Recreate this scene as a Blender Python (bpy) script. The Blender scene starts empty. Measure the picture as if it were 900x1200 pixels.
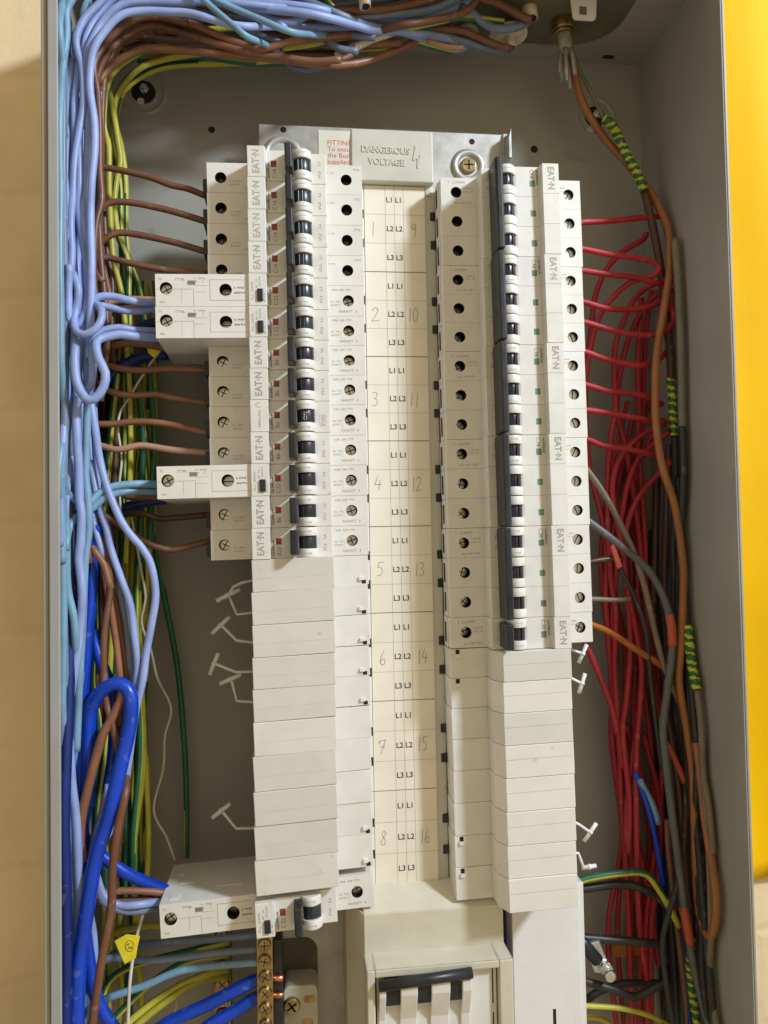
import bpy, math, random
from mathutils import Vector, Matrix
random.seed(7)
S = 0.001                     # everything below is authored in millimetres: x right, y up, z out of the board
sc = bpy.context.scene

# ------------------------------------------------------------------ camera, world, lamp, exposure
F, YAW, PITCH, ROLL, DIST = 900.0, -0.118034, 0.033732, -0.018412, 431.0
def rotm():
    cy, sy, cp, sp, cr, sr = math.cos(YAW), math.sin(YAW), math.cos(PITCH), math.sin(PITCH), math.cos(ROLL), math.sin(ROLL)
    return (Matrix(((cy, 0, sy), (0, 1, 0), (-sy, 0, cy))) @ Matrix(((1, 0, 0), (0, cp, -sp), (0, sp, cp)))
            @ Matrix(((cr, -sr, 0), (sr, cr, 0), (0, 0, 1))))
RM = rotm()
BM = Matrix(((1, 0, 0), (0, 0, -1), (0, 1, 0)))      # board axes -> Blender axes
def B(p): return Vector((p[0], -p[2], p[1])) * S
def W(u, v, z):
    """board position (mm) of the thing seen at photo pixel u,v and standing at depth z"""
    d = RM @ Vector(((u - 450) / F, -(v - 600) / F, -1.0))
    t = (z - DIST) / d.z
    return (d.x * t, d.y * t, z)
cd = bpy.data.cameras.new('camera'); cam = bpy.data.objects.new('camera', cd); sc.collection.objects.link(cam)
cam.matrix_world = Matrix.Translation(B((0, 0, DIST))) @ (BM @ RM).to_4x4()
cd.sensor_fit = 'HORIZONTAL'; cd.sensor_width = 36; cd.lens = 36; cd.clip_start = 0.01; cd.clip_end = 50
sc.camera = cam
wd = bpy.data.worlds.new('World'); sc.world = wd; wd.use_nodes = True
nt = wd.node_tree; bg = nt.nodes['Background']; bg.inputs[1].default_value = 1.0
tc = nt.nodes.new('ShaderNodeTexCoord'); sx = nt.nodes.new('ShaderNodeSeparateXYZ'); rp = nt.nodes.new('ShaderNodeValToRGB')
mp = nt.nodes.new('ShaderNodeMapRange'); mp.inputs[1].default_value = -1; mp.inputs[2].default_value = 1
nt.links.new(tc.outputs['Generated'], sx.inputs[0]); nt.links.new(sx.outputs['Z'], mp.inputs[0]); nt.links.new(mp.outputs[0], rp.inputs[0])
rp.color_ramp.elements[0].color = (0.40, 0.318, 0.19, 1); rp.color_ramp.elements[1].color = (0.71, 0.595, 0.39, 1)
mx = nt.nodes.new('ShaderNodeMapRange'); mx.inputs[1].default_value = -1; mx.inputs[2].default_value = 1; mx.inputs[3].default_value = .66; mx.inputs[4].default_value = 1.2
vm = nt.nodes.new('ShaderNodeVectorMath'); vm.operation = 'SCALE'
nt.links.new(sx.outputs['X'], mx.inputs[0]); nt.links.new(rp.outputs[0], vm.inputs[0]); nt.links.new(mx.outputs[0], vm.inputs['Scale'])
nt.links.new(vm.outputs[0], bg.inputs[0])
ld = bpy.data.lights.new('lamp', 'AREA'); ld.shape = 'DISK'; ld.size = 0.20; ld.energy = 26; ld.color = (0.78, 0.89, 1.0)
lamp = bpy.data.objects.new('lamp', ld); sc.collection.objects.link(lamp)
tgt = Vector((60, 0, -20)); 
lp = Vector((1030, 863, 850))
lamp.location = B(lp); lamp.rotation_euler = (B(lp) - B(tgt)).to_track_quat('Z', 'Y').to_euler()
sc.view_settings.view_transform = 'Standard'; sc.view_settings.look = 'None'; sc.view_settings.exposure = 0; sc.view_settings.gamma = 1

# ------------------------------------------------------------------ materials
def mat(name, col, rough=0.45, var=0.06, scale=60, bump=0.0, metal=0.0, spec=0.5, bscale=None, speck=None, coat=0, rvar=None):
    rvar = var if rvar is None else rvar
    m = bpy.data.materials.new(name); m.use_nodes = True; n = m.node_tree; L = n.links.new
    b = n.nodes['Principled BSDF']; b.inputs['Roughness'].default_value = rough; b.inputs['Metallic'].default_value = metal
    b.inputs['Specular IOR Level'].default_value = spec; b.inputs['Coat Weight'].default_value = coat
    co = n.nodes.new('ShaderNodeTexCoord'); oi = n.nodes.new('ShaderNodeObjectInfo')
    ad = n.nodes.new('ShaderNodeVectorMath'); ad.operation = 'ADD'
    L(co.outputs['Object'], ad.inputs[0]); L(oi.outputs['Random'], ad.inputs[1])
    no = n.nodes.new('ShaderNodeTexNoise'); no.inputs['Scale'].default_value = scale; no.inputs['Detail'].default_value = 6
    L(ad.outputs[0], no.inputs['Vector'])
    mr = n.nodes.new('ShaderNodeMapRange'); mr.inputs[1].default_value = .3; mr.inputs[2].default_value = .7
    mr.inputs[3].default_value = 1 - var * 1.6; mr.inputs[4].default_value = 1 + var
    L(no.outputs[0], mr.inputs[0])
    rr = n.nodes.new('ShaderNodeMapRange'); rr.inputs[3].default_value = 1 - rvar * .7; rr.inputs[4].default_value = 1 + rvar * .5
    L(oi.outputs['Random'], rr.inputs[0])
    mu0 = n.nodes.new('ShaderNodeMath'); mu0.operation = 'MULTIPLY'; L(mr.outputs[0], mu0.inputs[0]); L(rr.outputs[0], mu0.inputs[1])
    mu = n.nodes.new('ShaderNodeVectorMath'); mu.operation = 'SCALE'; mu.inputs[0].default_value = col[:3]; L(mu0.outputs[0], mu.inputs['Scale'])
    last = mu.outputs[0]
    if speck:
        s2 = n.nodes.new('ShaderNodeTexNoise'); s2.inputs['Scale'].default_value = speck[1]; s2.inputs['Detail'].default_value = 3; L(ad.outputs[0], s2.inputs['Vector'])
        cr = n.nodes.new('ShaderNodeMapRange'); cr.inputs[1].default_value = speck[2]; cr.inputs[2].default_value = speck[2] + .06; L(s2.outputs[0], cr.inputs[0])
        mx = n.nodes.new('ShaderNodeMix'); mx.data_type = 'RGBA'; L(cr.outputs[0], mx.inputs[0]); L(last, mx.inputs[6]); mx.inputs[7].default_value = (*speck[0], 1)
        last = mx.outputs[2]
    L(last, b.inputs['Base Color'])
    rv = n.nodes.new('ShaderNodeMapRange'); rv.inputs[3].default_value = max(.02, rough - .1); rv.inputs[4].default_value = min(1, rough + .1)
    L(no.outputs[0], rv.inputs[0]); L(rv.outputs[0], b.inputs['Roughness'])
    if bump:
        n2 = n.nodes.new('ShaderNodeTexNoise'); n2.inputs['Scale'].default_value = bscale or scale * 8; n2.inputs['Detail'].default_value = 4
        L(ad.outputs[0], n2.inputs['Vector'])
        bp = n.nodes.new('ShaderNodeBump'); bp.inputs['Strength'].default_value = bump; bp.inputs['Distance'].default_value = 0.0006
        L(n2.outputs[0], bp.inputs['Height']); L(bp.outputs[0], b.inputs['Normal'])
    return m
M = {}
M['cream'] = mat('cream_plastic', (.76, .74, .70), .42, .035, 90, .08, bscale=900, speck=((.64, .60, .52), 240, .71))
M['blank'] = mat('blank_plastic', (.745, .715, .665), .5, .028, 70, rvar=.13, bump=.10, bscale=700, speck=((.60, .55, .47), 150, .70))
M['white'] = mat('white_plastic', (.80, .79, .77), .38, .03, 60, .05)
M['grey_cover'] = mat('grey_beige_plastic', (.59, .575, .505), .5, .05, 60, .12, bscale=900)
M['switch_beige'] = mat('switch_housing_plastic', (.62, .58, .47), .5, .05, 60, .12, bscale=900, speck=((.55, .51, .42), 330, .70))
M['dusty'] = mat('dusty_plastic', (.46, .44, .38), .8, .16, 160, .3, bscale=1500, speck=((.72, .70, .66), 600, .68))
M['black'] = mat('black_plastic', (.022, .024, .03), .38, .2, 120, .05)
M['dark'] = mat('dark_drum', (.03, .034, .045), .3, .2, 120)
M['void'] = mat('dark_cavity', (.012, .011, .010), .8, .2, 100)
M['red_flag'] = mat('red_flag', (.29, .05, .045), .35, .1)
M['green_flag'] = mat('green_flag', (.15, .26, .21), .35, .1)
M['ink'] = mat('grey_print', (.27, .25, .225), .6, .1)
M['ink_dark'] = mat('black_print', (.05, .05, .055), .6, .1)
M['ink_pale'] = mat('pale_print', (.47, .43, .385), .6, .1)
M['ink_mid'] = mat('brown_grey_print', (.40, .37, .33), .6, .1)
M['mould'] = mat('mould_mark', (.58, .54, .47), .6, .1)
M['ink_red'] = mat('red_print', (.62, .10, .08), .6, .1)
M['pencil'] = mat('pencil', (.22, .21, .25), .6, .3, 300)
M['paper'] = mat('card_paper', (.82, .755, .63), .6, .03, 60)
M['steel'] = mat('zinc_steel', (.72, .72, .70), .26, .12, 200, .1, metal=.9)
M['galv'] = mat('galvanised_sheet', (.50, .485, .46), .48, .12, 90, .08, metal=.55, bscale=400)
M['brass'] = mat('brass', (.46, .34, .17), .33, .2, 160, .15, metal=1)
M['tarnish'] = mat('tarnished_brass', (.42, .30, .16), .4, .25, 200, .2, metal=.9)
M['copper'] = mat('copper', (.70, .30, .16), .35, .2, 200, metal=1)
M['cabinet'] = mat('cabinet_paint', (.36, .342, .308), .5, .06, 14, .10, bscale=1400, speck=((.30, .275, .235), 45, .70))
M['lip'] = mat('cabinet_lip_paint', (.36, .36, .365), .4, .04, 30, .06)
M['gland_plate'] = mat('gland_plate_metal', (.20, .19, .13), .5, .2, 26, .1, metal=.3)
M['yellow'] = mat('yellow_sheet', (.88, .50, .0), .6, .10, 5, .16, bscale=600, spec=.15)
M['tag'] = mat('yellow_tape', (.85, .72, .03), .4, .1, 200)
M['olive'] = mat('dark_olive_metal', (.13, .115, .08), .6, .2, 60)
M['conn'] = mat('cream_bush', (.66, .58, .44), .4, .12, 120, .1)
M['sheath'] = mat('grey_sheath', (.40, .37, .31), .5, .2, 200, .3)
def wallmat():
    m = mat('painted_block_wall', (.86, .69, .435), .65, .12, 9, .4, bscale=160, speck=((.42, .30, .15), 75, .735))
    n = m.node_tree; L = n.links.new; b = n.nodes['Principled BSDF']
    co = n.nodes.new('ShaderNodeTexCoord'); mpn = n.nodes.new('ShaderNodeMapping'); mpn.inputs['Rotation'].default_value = (math.radians(90), 0, 0)
    br = n.nodes.new('ShaderNodeTexBrick'); br.inputs['Scale'].default_value = 1.0; br.inputs['Mortar Size'].default_value = .007
    br.inputs['Mortar Smooth'].default_value = 1; br.inputs['Brick Width'].default_value = .23; br.inputs['Row Height'].default_value = .075
    nz = n.nodes.new('ShaderNodeTexNoise'); nz.inputs['Scale'].default_value = 26; nz.inputs['Detail'].default_value = 5
    L(co.outputs['Object'], mpn.inputs[0]); wz = n.nodes.new('ShaderNodeTexNoise'); wz.inputs['Scale'].default_value = 9; ws = n.nodes.new('ShaderNodeVectorMath'); ws.operation = 'SCALE'; ws.inputs['Scale'].default_value = .03
    wa = n.nodes.new('ShaderNodeVectorMath'); L(mpn.outputs[0], wz.inputs['Vector']); L(wz.outputs['Color'], ws.inputs[0]); L(mpn.outputs[0], wa.inputs[0]); L(ws.outputs[0], wa.inputs[1]); L(wa.outputs[0], br.inputs[0]); L(co.outputs['Object'], nz.inputs['Vector'])
    b1 = n.nodes.new('ShaderNodeBump'); b1.inputs['Strength'].default_value = .26; b1.inputs['Distance'].default_value = .003; b1.invert = True
    b2 = n.nodes.new('ShaderNodeBump'); b2.inputs['Strength'].default_value = .4; b2.inputs['Distance'].default_value = .004
    L(br.outputs['Fac'], b1.inputs['Height']); L(nz.outputs[0], b2.inputs['Height'])
    old = b.inputs['Normal'].links[0].from_node
    L(b1.outputs[0], b2.inputs['Normal']); L(b2.outputs[0], old.inputs['Normal'])
    return m
M['wall'] = wallmat()
def pvc(n, c, r=.43, var=.13): M[n] = mat(n, c, r, var, 55, .10, bscale=420, speck=(tuple(.78 * q + .07 for q in c), 130, .64))
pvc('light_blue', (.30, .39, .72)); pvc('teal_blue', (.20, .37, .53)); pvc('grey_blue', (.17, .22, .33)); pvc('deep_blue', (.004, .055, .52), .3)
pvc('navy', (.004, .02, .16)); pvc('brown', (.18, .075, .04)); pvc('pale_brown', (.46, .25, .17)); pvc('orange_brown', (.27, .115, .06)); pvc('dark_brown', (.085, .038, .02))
pvc('red', (.43, .026, .036), .56); pvc('orange', (.42, .13, .015)); pvc('green', (.02, .13, .065)); pvc('stripe_yellow', (.52, .47, .05)); pvc('tape_green', (.015, .14, .035)); pvc('tape_yellow', (.60, .54, .03))
pvc('grey', (.13, .13, .13)); pvc('tan_grey', (.22, .165, .115)); pvc('black_pvc', (.028, .027, .028)); pvc('white_cord', (.66, .62, .50), .7); pvc('yellow_pvc', (.58, .42, .03)); pvc('red_sleeve', (.50, .09, .045)); pvc('pale_grey', (.17, .165, .12)); pvc('orange_mid', (.34, .13, .04))

# ------------------------------------------------------------------ mesh builder
_tc = {}
def text_geo(body, size, depth=0.0, bold=0.0):
    k = (body, size, depth, bold)
    if k not in _tc:
        cu = bpy.data.curves.new('t', 'FONT'); cu.body = body; cu.size = size; cu.align_x = 'CENTER'; cu.align_y = 'CENTER'; cu.resolution_u = 3
        cu.offset = bold; cu.extrude = depth; cu.bevel_depth = depth * .3 if depth else 0
        o = bpy.data.objects.new('t', cu); sc.collection.objects.link(o)
        dg = bpy.context.evaluated_depsgraph_get(); me = o.evaluated_get(dg).to_mesh()
        _tc[k] = ([tuple(v.co) for v in me.vertices], [tuple(p.vertices) for p in me.polygons])
        o.evaluated_get(dg).to_mesh_clear(); bpy.data.objects.remove(o); bpy.data.curves.remove(cu)
    return _tc[k]
class MB:
    def __init__(s): s.v = []; s.f = []; s.m = []; s.s = []; s.sh = None
    def add(s, vs, fs, m=0, smooth=False):
        n = len(s.v); s.v += [tuple(p) for p in vs]
        for i, f in enumerate(fs):
            s.f.append([n + k for k in f]); s.m.append(m[i] if isinstance(m, list) else m); s.s.append(smooth)
    def box(s, x0, x1, y0, y1, z0, z1, m=0):
        s.add([(x0, y0, z0), (x1, y0, z0), (x1, y1, z0), (x0, y1, z0), (x0, y0, z1), (x1, y0, z1), (x1, y1, z1), (x0, y1, z1)],
              [(3, 2, 1, 0), (4, 5, 6, 7), (0, 1, 5, 4), (1, 2, 6, 5), (2, 3, 7, 6), (3, 0, 4, 7)], m)
    def prism(s, prof, y0, y1, m=0, smooth=False):          # profile (x,z) swept along y
        n = len(prof)
        s.add([(x, y0, z) for x, z in prof] + [(x, y1, z) for x, z in prof],
              [tuple(range(n)), tuple(range(2 * n - 1, n - 1, -1))] + [(i, n + i, n + (i + 1) % n, (i + 1) % n) for i in range(n)], m)
        if smooth:
            for k in range(n): s.s[-1 - k] = True
    def slab(s, poly, z0, z1, m=0):                         # outline (x,y) between z0 and z1
        n = len(poly)
        s.add([(x, y, z0) for x, y in poly] + [(x, y, z1) for x, y in poly],
              [tuple(range(n - 1, -1, -1)), tuple(range(n, 2 * n))] + [(i, (i + 1) % n, n + (i + 1) % n, n + i) for i in range(n)], m)
    def holed(s, x0, x1, y0, y1, z, cx, cy, r, depth, m=0, mh=0, N=20):
        A = [2 * math.pi * i / N for i in range(N)] + [math.atan2(y - cy, x - cx) % (2 * math.pi) for x in (x0, x1) for y in (y0, y1)]
        A.sort(); n = len(A); inn = [(cx + r * math.cos(a), cy + r * math.sin(a)) for a in A]; out = []
        for a in A:
            c, d = math.cos(a), math.sin(a)
            t = min([(x1 - cx) / c if c > 1e-9 else (x0 - cx) / c if c < -1e-9 else 1e9, (y1 - cy) / d if d > 1e-9 else (y0 - cy) / d if d < -1e-9 else 1e9])
            out.append((cx + c * t, cy + d * t))
        s.add([(x, y, z) for x, y in out] + [(x, y, z) for x, y in inn], [(i, (i + 1) % n, n + (i + 1) % n, n + i) for i in range(n)], m)
        s.add([(x, y, z) for x, y in inn] + [(x, y, z - depth) for x, y in inn],
              [(i, (i + 1) % n, n + (i + 1) % n, n + i) for i in range(n)] + [tuple(range(n, 2 * n))], [mh] * (n + 1))
    def cyl(s, cx, cy, z0, z1, r, m=0, n=20, r2=None):
        r2 = r if r2 is None else r2
        c = [(math.cos(2 * math.pi * i / n), math.sin(2 * math.pi * i / n)) for i in range(n)]
        s.add([(cx + r * a, cy + r * b, z0) for a, b in c] + [(cx + r2 * a, cy + r2 * b, z1) for a, b in c],
              [tuple(range(n - 1, -1, -1)), tuple(range(n, 2 * n))], m)
        k = len(s.v) - 2 * n
        for i in range(n): s.f.append([k + i, k + (i + 1) % n, k + n + (i + 1) % n, k + n + i]); s.m.append(m); s.s.append(True)
    def ring(s, cx, cy, z, r, w, h, m=0, n=28):            # raised annulus
        P = [(r - w, z), (r - w * .5, z + h), (r + w * .5, z + h), (r + w, z)]
        vs = [(cx + q * math.cos(2 * math.pi * i / n), cy + q * math.sin(2 * math.pi * i / n), zz) for i in range(n) for q, zz in P]
        s.add(vs, [(4 * i + k, 4 * i + k + 1, 4 * ((i + 1) % n) + k + 1, 4 * ((i + 1) % n) + k)[::-1] for i in range(n) for k in range(3)], m, True)
    def tube(s, pts, r, n=10, m=0, mf=None, cap=True):
        P = [Vector(p) for p in pts]; N = len(P); fr = []; up = Vector((0.3, 0.2, 1))
        for i in range(N):
            t = (P[min(i + 1, N - 1)] - P[max(i - 1, 0)]).normalized()
            up = (up - t * up.dot(t)); up = up.normalized() if up.length > 1e-6 else t.orthogonal().normalized()
            fr.append((up.copy(), t.cross(up)))
        k = len(s.v)
        for i in range(N):
            rr = r(i / (N - 1)) if callable(r) else r
            for j in range(n):
                a = 2 * math.pi * j / n; q = P[i] + (fr[i][0] * math.cos(a) + fr[i][1] * math.sin(a)) * rr; s.v.append(tuple(q))
        for i in range(N - 1):
            for j in range(n):
                s.f.append([k + i * n + j, k + i * n + (j + 1) % n, k + (i + 1) * n + (j + 1) % n, k + (i + 1) * n + j]); s.m.append(mf(i, j) if mf else m); s.s.append(True)
        if cap:
            s.f.append([k + j for j in range(n - 1, -1, -1)]); s.f.append([k + (N - 1) * n + j for j in range(n)]); s.m += [m, m]; s.s += [False, False]
    def text(s, body, x, y, z, size, rot=0, m=0, depth=0.0, sx=1.0, bold=0.0):
        v, f = text_geo(body, size, depth, bold); c, d = math.cos(rot), math.sin(rot)
        s.add([(x + c * a * sx - d * b, y + d * a * sx + c * b, z + q) for a, b, q in v], f, m)
    def line(s, pts, w, z, m=0):
        for (x0, y0), (x1, y1) in zip(pts, pts[1:]):
            l = math.hypot(x1 - x0, y1 - y0) or 1; a, b = -(y1 - y0) / l * w / 2, (x1 - x0) / l * w / 2
            e, g = (x1 - x0) / l * w * .3, (y1 - y0) / l * w * .3
            s.add([(x0 - a - e, y0 - b - g, z), (x0 + a - e, y0 + b - g, z), (x1 + a + e, y1 + b + g, z), (x1 - a + e, y1 - b + g, z)], [(3, 2, 1, 0)], m)
    def micro(s, x0, x1, y, h, z, m=0, seed=1, vert=False):   # print too small to read: little strokes of uneven length
        rnd = random.Random(seed); x = x0
        while x < x1:
            w = rnd.uniform(.35, .8) * h
            if rnd.random() > .12:
                a, b = (x, min(x + w, x1))
                p = [(a, y - h * .4), (a, y + h * .4), (b, y + h * .4 * rnd.choice((-1, 0, 1)))]
                if vert: p = [(y + (q - y), t) for t, q in p] if False else [(q, t) for t, q in p]
                s.line(p, h * .22, z, m)
            x += w + h * .28
    def split(s, name, mats, parent, origin, cuts):        # one mesh per printed zone
        zones = {}
        for f, m in zip(s.f, s.m): zones.setdefault(sum(s.v[f[0]][0] > c for c in cuts), []).append((f, m))
        for k in sorted(zones):
            q = MB(); ix = {}
            for f, m in zones[k]:
                for i in f:
                    if i not in ix: ix[i] = len(q.v); q.v.append(s.v[i])
                q.f.append([ix[i] for i in f]); q.m.append(m); q.s.append(False)
            q.build(name, mats, parent, origin)
    def build(s, name, mats, parent=None, origin=(0, 0, 0), bevel=0.0, seg=2):
        me = bpy.data.meshes.new(name); o3 = Vector(origin)
        me.from_pydata([B(Vector(p) - o3) for p in s.v], [], s.f)
        for mm in (mats if isinstance(mats, (list, tuple)) else [mats]): me.materials.append(M[mm])
        me.polygons.foreach_set('material_index', s.m); me.polygons.foreach_set('use_smooth', s.s); me.update()
        o = bpy.data.objects.new(name, me); sc.collection.objects.link(o)
        if parent: o.parent = parent
        else: o.location = B(origin)
        if bevel:
            bv = o.modifiers.new('bevel', 'BEVEL'); bv.width = bevel * S; bv.segments = seg; bv.limit_method = 'ANGLE'; bv.angle_limit = math.radians(40)
        return o
def tag(o, label, cat, group=None):
    assert len(label.split()) < 17, label
    o['label'] = label; o['category'] = cat
    if group: o['group'] = group
    return o
def thing(name, label, cat, origin, group=None):
    o = bpy.data.objects.new(name, None); sc.collection.objects.link(o); o.empty_display_size = .01
    o.location = B(origin); return tag(o, label, cat, group)
def struct(o): o['kind'] = 'structure'; return o
def dup(root, origin, rot, sy=1.0, label=None, group=None):
    r = root.copy(); sc.collection.objects.link(r); r.location = B(origin); r.rotation_euler = (0, -rot, 0); r.scale = (1, 1, sy)
    if label: r['label'] = label
    if group: r['group'] = group
    for ch in list(root.children):
        c = ch.copy(); sc.collection.objects.link(c); c.parent = r
        for g in ch.children:
            d = g.copy(); sc.collection.objects.link(d); d.parent = c
    return r
ORD = ['first', 'second', 'third', 'fourth', 'fifth', 'sixth', 'seventh', 'eighth', 'ninth', 'tenth', 'eleventh', 'twelfth', 'thirteenth']

# ------------------------------------------------------------------ setting: wall
w = MB(); w.box(-700, 900, -900, 900, -140, -100.5)
o = struct(w.build('wall', 'wall', origin=(0, 0, -120))); tag(o, 'ochre painted masonry wall the cabinet is fixed to', 'wall')

# ------------------------------------------------------------------ cabinet
CX0, CX1, CY0, CY1 = -126.0, 258.0, -430.0, 345.0
cab = thing('metal_cabinet', 'open grey painted steel distribution cabinet holding all the breakers and wires', 'cabinet', (66, CY0, -100))
co = (66, CY0, -100)
b = MB(); b.box(CX0, CX1, CY0, CY1 + 2.5, -100, -98); b.build('back_panel', 'cabinet', cab, co)
b = MB(); b.box(CX1, CX1 + 1.5, CY0, CY1 + 2.5, -100, 11); b.box(CX1 - .9, CX1 - .05, CY0, CY1 - 2, -4, 10.6); b.build('side_panel', 'cabinet', cab, co, .35)
b = MB(); b.box(CX0 - 1.5, CX0, CY0, CY1 + 2.5, -100, 9.4); b.build('side_panel', 'cabinet', cab, co, .35)
b = MB(); b.box(CX0 - 1.0, CX0 + 4.4, CY0, CY1, 9.5, 11.2); b.build('front_lip', 'lip', cab, co, .7, 3)
b = MB(); b.box(CX0 - 5.2, CX0 - 1.65, CY0, CY1, -2, 9.0); b.build('hinge_edge', 'cabinet', cab, co, 1.2, 3)
# top panel with a rounded cut-out, gland plate above it
def rrect(x0, x1, y0, y1, r, k=8):
    P = []
    for cx, cy, a0 in ((x1 - r, y1 - r, 0), (x0 + r, y1 - r, 90), (x0 + r, y0 + r, 180), (x1 - r, y0 + r, 270)):
        P += [(cx + r * math.cos(math.radians(a0 + 90 * i / k)), cy + r * math.sin(math.radians(a0 + 90 * i / k))) for i in range(k + 1)]
    return P
b = MB(); inn = rrect(-100, 226, -82, -4, 30); cx, cz = 63, -43; out = []
for x, z in inn:
    c, d = x - cx, z - cz
    t = min((CX1 + .8 - cx) / c if c > 1e-6 else (CX0 - .8 - cx) / c if c < -1e-6 else 1e9, (11 - cz) / d if d > 1e-6 else (-98 - cz) / d if d < -1e-6 else 1e9)
    out.append((cx + c * t, cz + d * t))
n = len(inn)
for yy in (CY1, CY1 + 1.5):
    b.add([(x, yy, z) for x, z in out] + [(x, yy, z) for x, z in inn], [(i, (i + 1) % n, n + (i + 1) % n, n + i) for i in range(n)])
b.add([(x, CY1, z) for x, z in inn] + [(x, CY1 + 1.5, z) for x, z in inn], [(i, (i + 1) % n, n + (i + 1) % n, n + i) for i in range(n)])
b.add([(CX0, CY1 + 1.4, -98), (CX1, CY1 + 1.4, -98), (CX1, CY1 + 1.4, -90), (CX0, CY1 + 1.4, -90)], [(0, 1, 2, 3)])
b.build('top_panel', 'cabinet', cab, co)
b = MB(); b.box(CX0 + 6, CX1 - 6, CY1 + 1.7, CY1 + 3.4, -94, 8); b.build('gland_plate', 'gland_plate', cab, co)
for u, v, r in ((168, 108, 14.5), (697, 137, 14)):
    x, y, _ = W(u, v, -98); b = MB()
    b.ring(x, y, -97.95, r, 1.6, .9); b.ring(x, y, -97.95, r * .62, .8, .5); b.cyl(x, y, -97.98, -97.7, r * .55, 1); b.build('mounting_dimple', ['cabinet', 'void'], cab, co)
    b = MB(); b.cyl(x + 1, y + 1, -97.7, -94.5, 3.4, n=6); b.cyl(x + 1, y + 1, -94.5, -92, 1.8); b.build('fixing_bolt', 'steel', cab, co, .3)
for u, v, r in ((248, 152, 2.6), (626, 175, 2.9)):
    x, y, _ = W(u, v, -98); b = MB(); b.cyl(x, y, -97.99, -97.9, r, 1); b.ring(x, y, -97.95, r, .35, .15); b.build('screw_hole', ['cabinet', 'void'], cab, co)
for u, v in ((165, 119), (691, 153), (813, 23)):
    x, y, _ = W(u, v, -98 if u < 800 else -60)
    if u > 800: x = CX1 - 1.5
    b = MB(); b.cyl(x, y, (-98 if u < 800 else -60), (-97.4 if u < 800 else -59), 2.4 if u < 800 else 1.2, n=14); b.build('paint_chip', 'conn', cab, co)
x, y, _ = W(770, 28, -70); b = MB()
b.tube([(CX1 - .1, y, -62), (CX1 - 1.6, y, -62)], 3.0, 8); b.build('wall_rivet', 'cabinet', cab, co)
b = MB(); xx, yy, _ = W(713, 64, -90); b.box(xx - 4, xx + 4, CY1 - .12, CY1 - .02, -92, -88); b.build('slot', 'void', cab, co)

# ------------------------------------------------------------------ yellow sheet on the wall right of the cabinet
b = MB(); x0, y0, _ = W(884, 1034, -86); nx, ny = 14, 60
vs = []
for j in range(ny + 1):
    for i in range(nx + 1):
        x = 262 + (430 - 262) * i / nx; y = y0 + (470 - y0) * j / ny; t = (y - y0)
        z = -88 + 2.2 * math.sin(y / 60 + i * .4) + 7 * math.exp(-(t / 26) ** 2) * (.4 + .6 * math.sin(i * .7)) + 2.5 * math.sin(i * .9 + y * .004)
        vs.append((x, y, z))
b.add(vs, [(j * (nx + 1) + i, j * (nx + 1) + i + 1, (j + 1) * (nx + 1) + i + 1, (j + 1) * (nx + 1) + i) for j in range(ny) for i in range(nx)], 0, True)
o = b.build('plastic_sheet', 'yellow', origin=(340, y0, -90)); sd = o.modifiers.new('th', 'SOLIDIFY'); sd.thickness = .0008
tag(o, 'bright yellow plastic sheet hanging on the wall right of the cabinet', 'sheet')

# ------------------------------------------------------------------ busbar chassis: plate, busbar housing, label cards, warning cover
BX0, BX1 = 44.0, 88.5
ch = thing('busbar_chassis', 'galvanised pan with central busbar housing and numbered label strip', 'busbar', (66, -340, -90)); cho = (66, -340, -90)
b = MB(); b.box(-19, 150, -420, 276, -77, -75); b.build('mounting_pan', 'galv', ch, cho, .4)
b = MB(); b.slab([(143, 252), (150, 252), (150, 276), (147, 276)], -75, -73.4); b.slab([(147.6, 254), (149.6, 254), (149.6, 275), (147.6, 268)], -75, -63); b.build('upturned_tab', 'galv', ch, cho, .4)
for u, v in ((332, 152), (553, 166)):
    x, y, _ = W(u, v, -75); b = MB(); b.cyl(x, y, -75, -74.9, 2.0); b.build('pan_hole', 'void', ch, cho)
x, y, _ = W(549, 194, -74); b = MB(); b.ring(x, y, -75, 9.5, 2.6, 2.0); b.build('pressed_dish', 'galv', ch, cho)
b = MB(); b.cyl(x, y, -75, -72.5, 5.6, 0, 24, 5.0); b.line([(x - 3, y), (x + 3, y)], 1.1, -72.4, 1); b.line([(x, y - 3), (x, y + 3)], 1.1, -72.4, 1); b.build('pan_screw', ['brass', 'void'], ch, cho, .5)
x, y, _ = W(331, 176, -74); b = MB(); b.ring(x, y - 3, -75, 11, 2.6, 2.0); b.build('pressed_dish', 'galv', ch, cho)
GY = [218, 319.2, 418.3, 517, 617, 718, 820.9, 925.8, 1035.5]
GB = [W(462 + (v - 236) * .0215, v, -38)[1] for v in GY]
b = MB(); b.box(BX0 + 2, BX1 + 2, GB[-1], GB[0] + 10, -74, -39.2); b.build('busbar_housing', 'grey_cover', ch, cho, .5)
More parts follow.
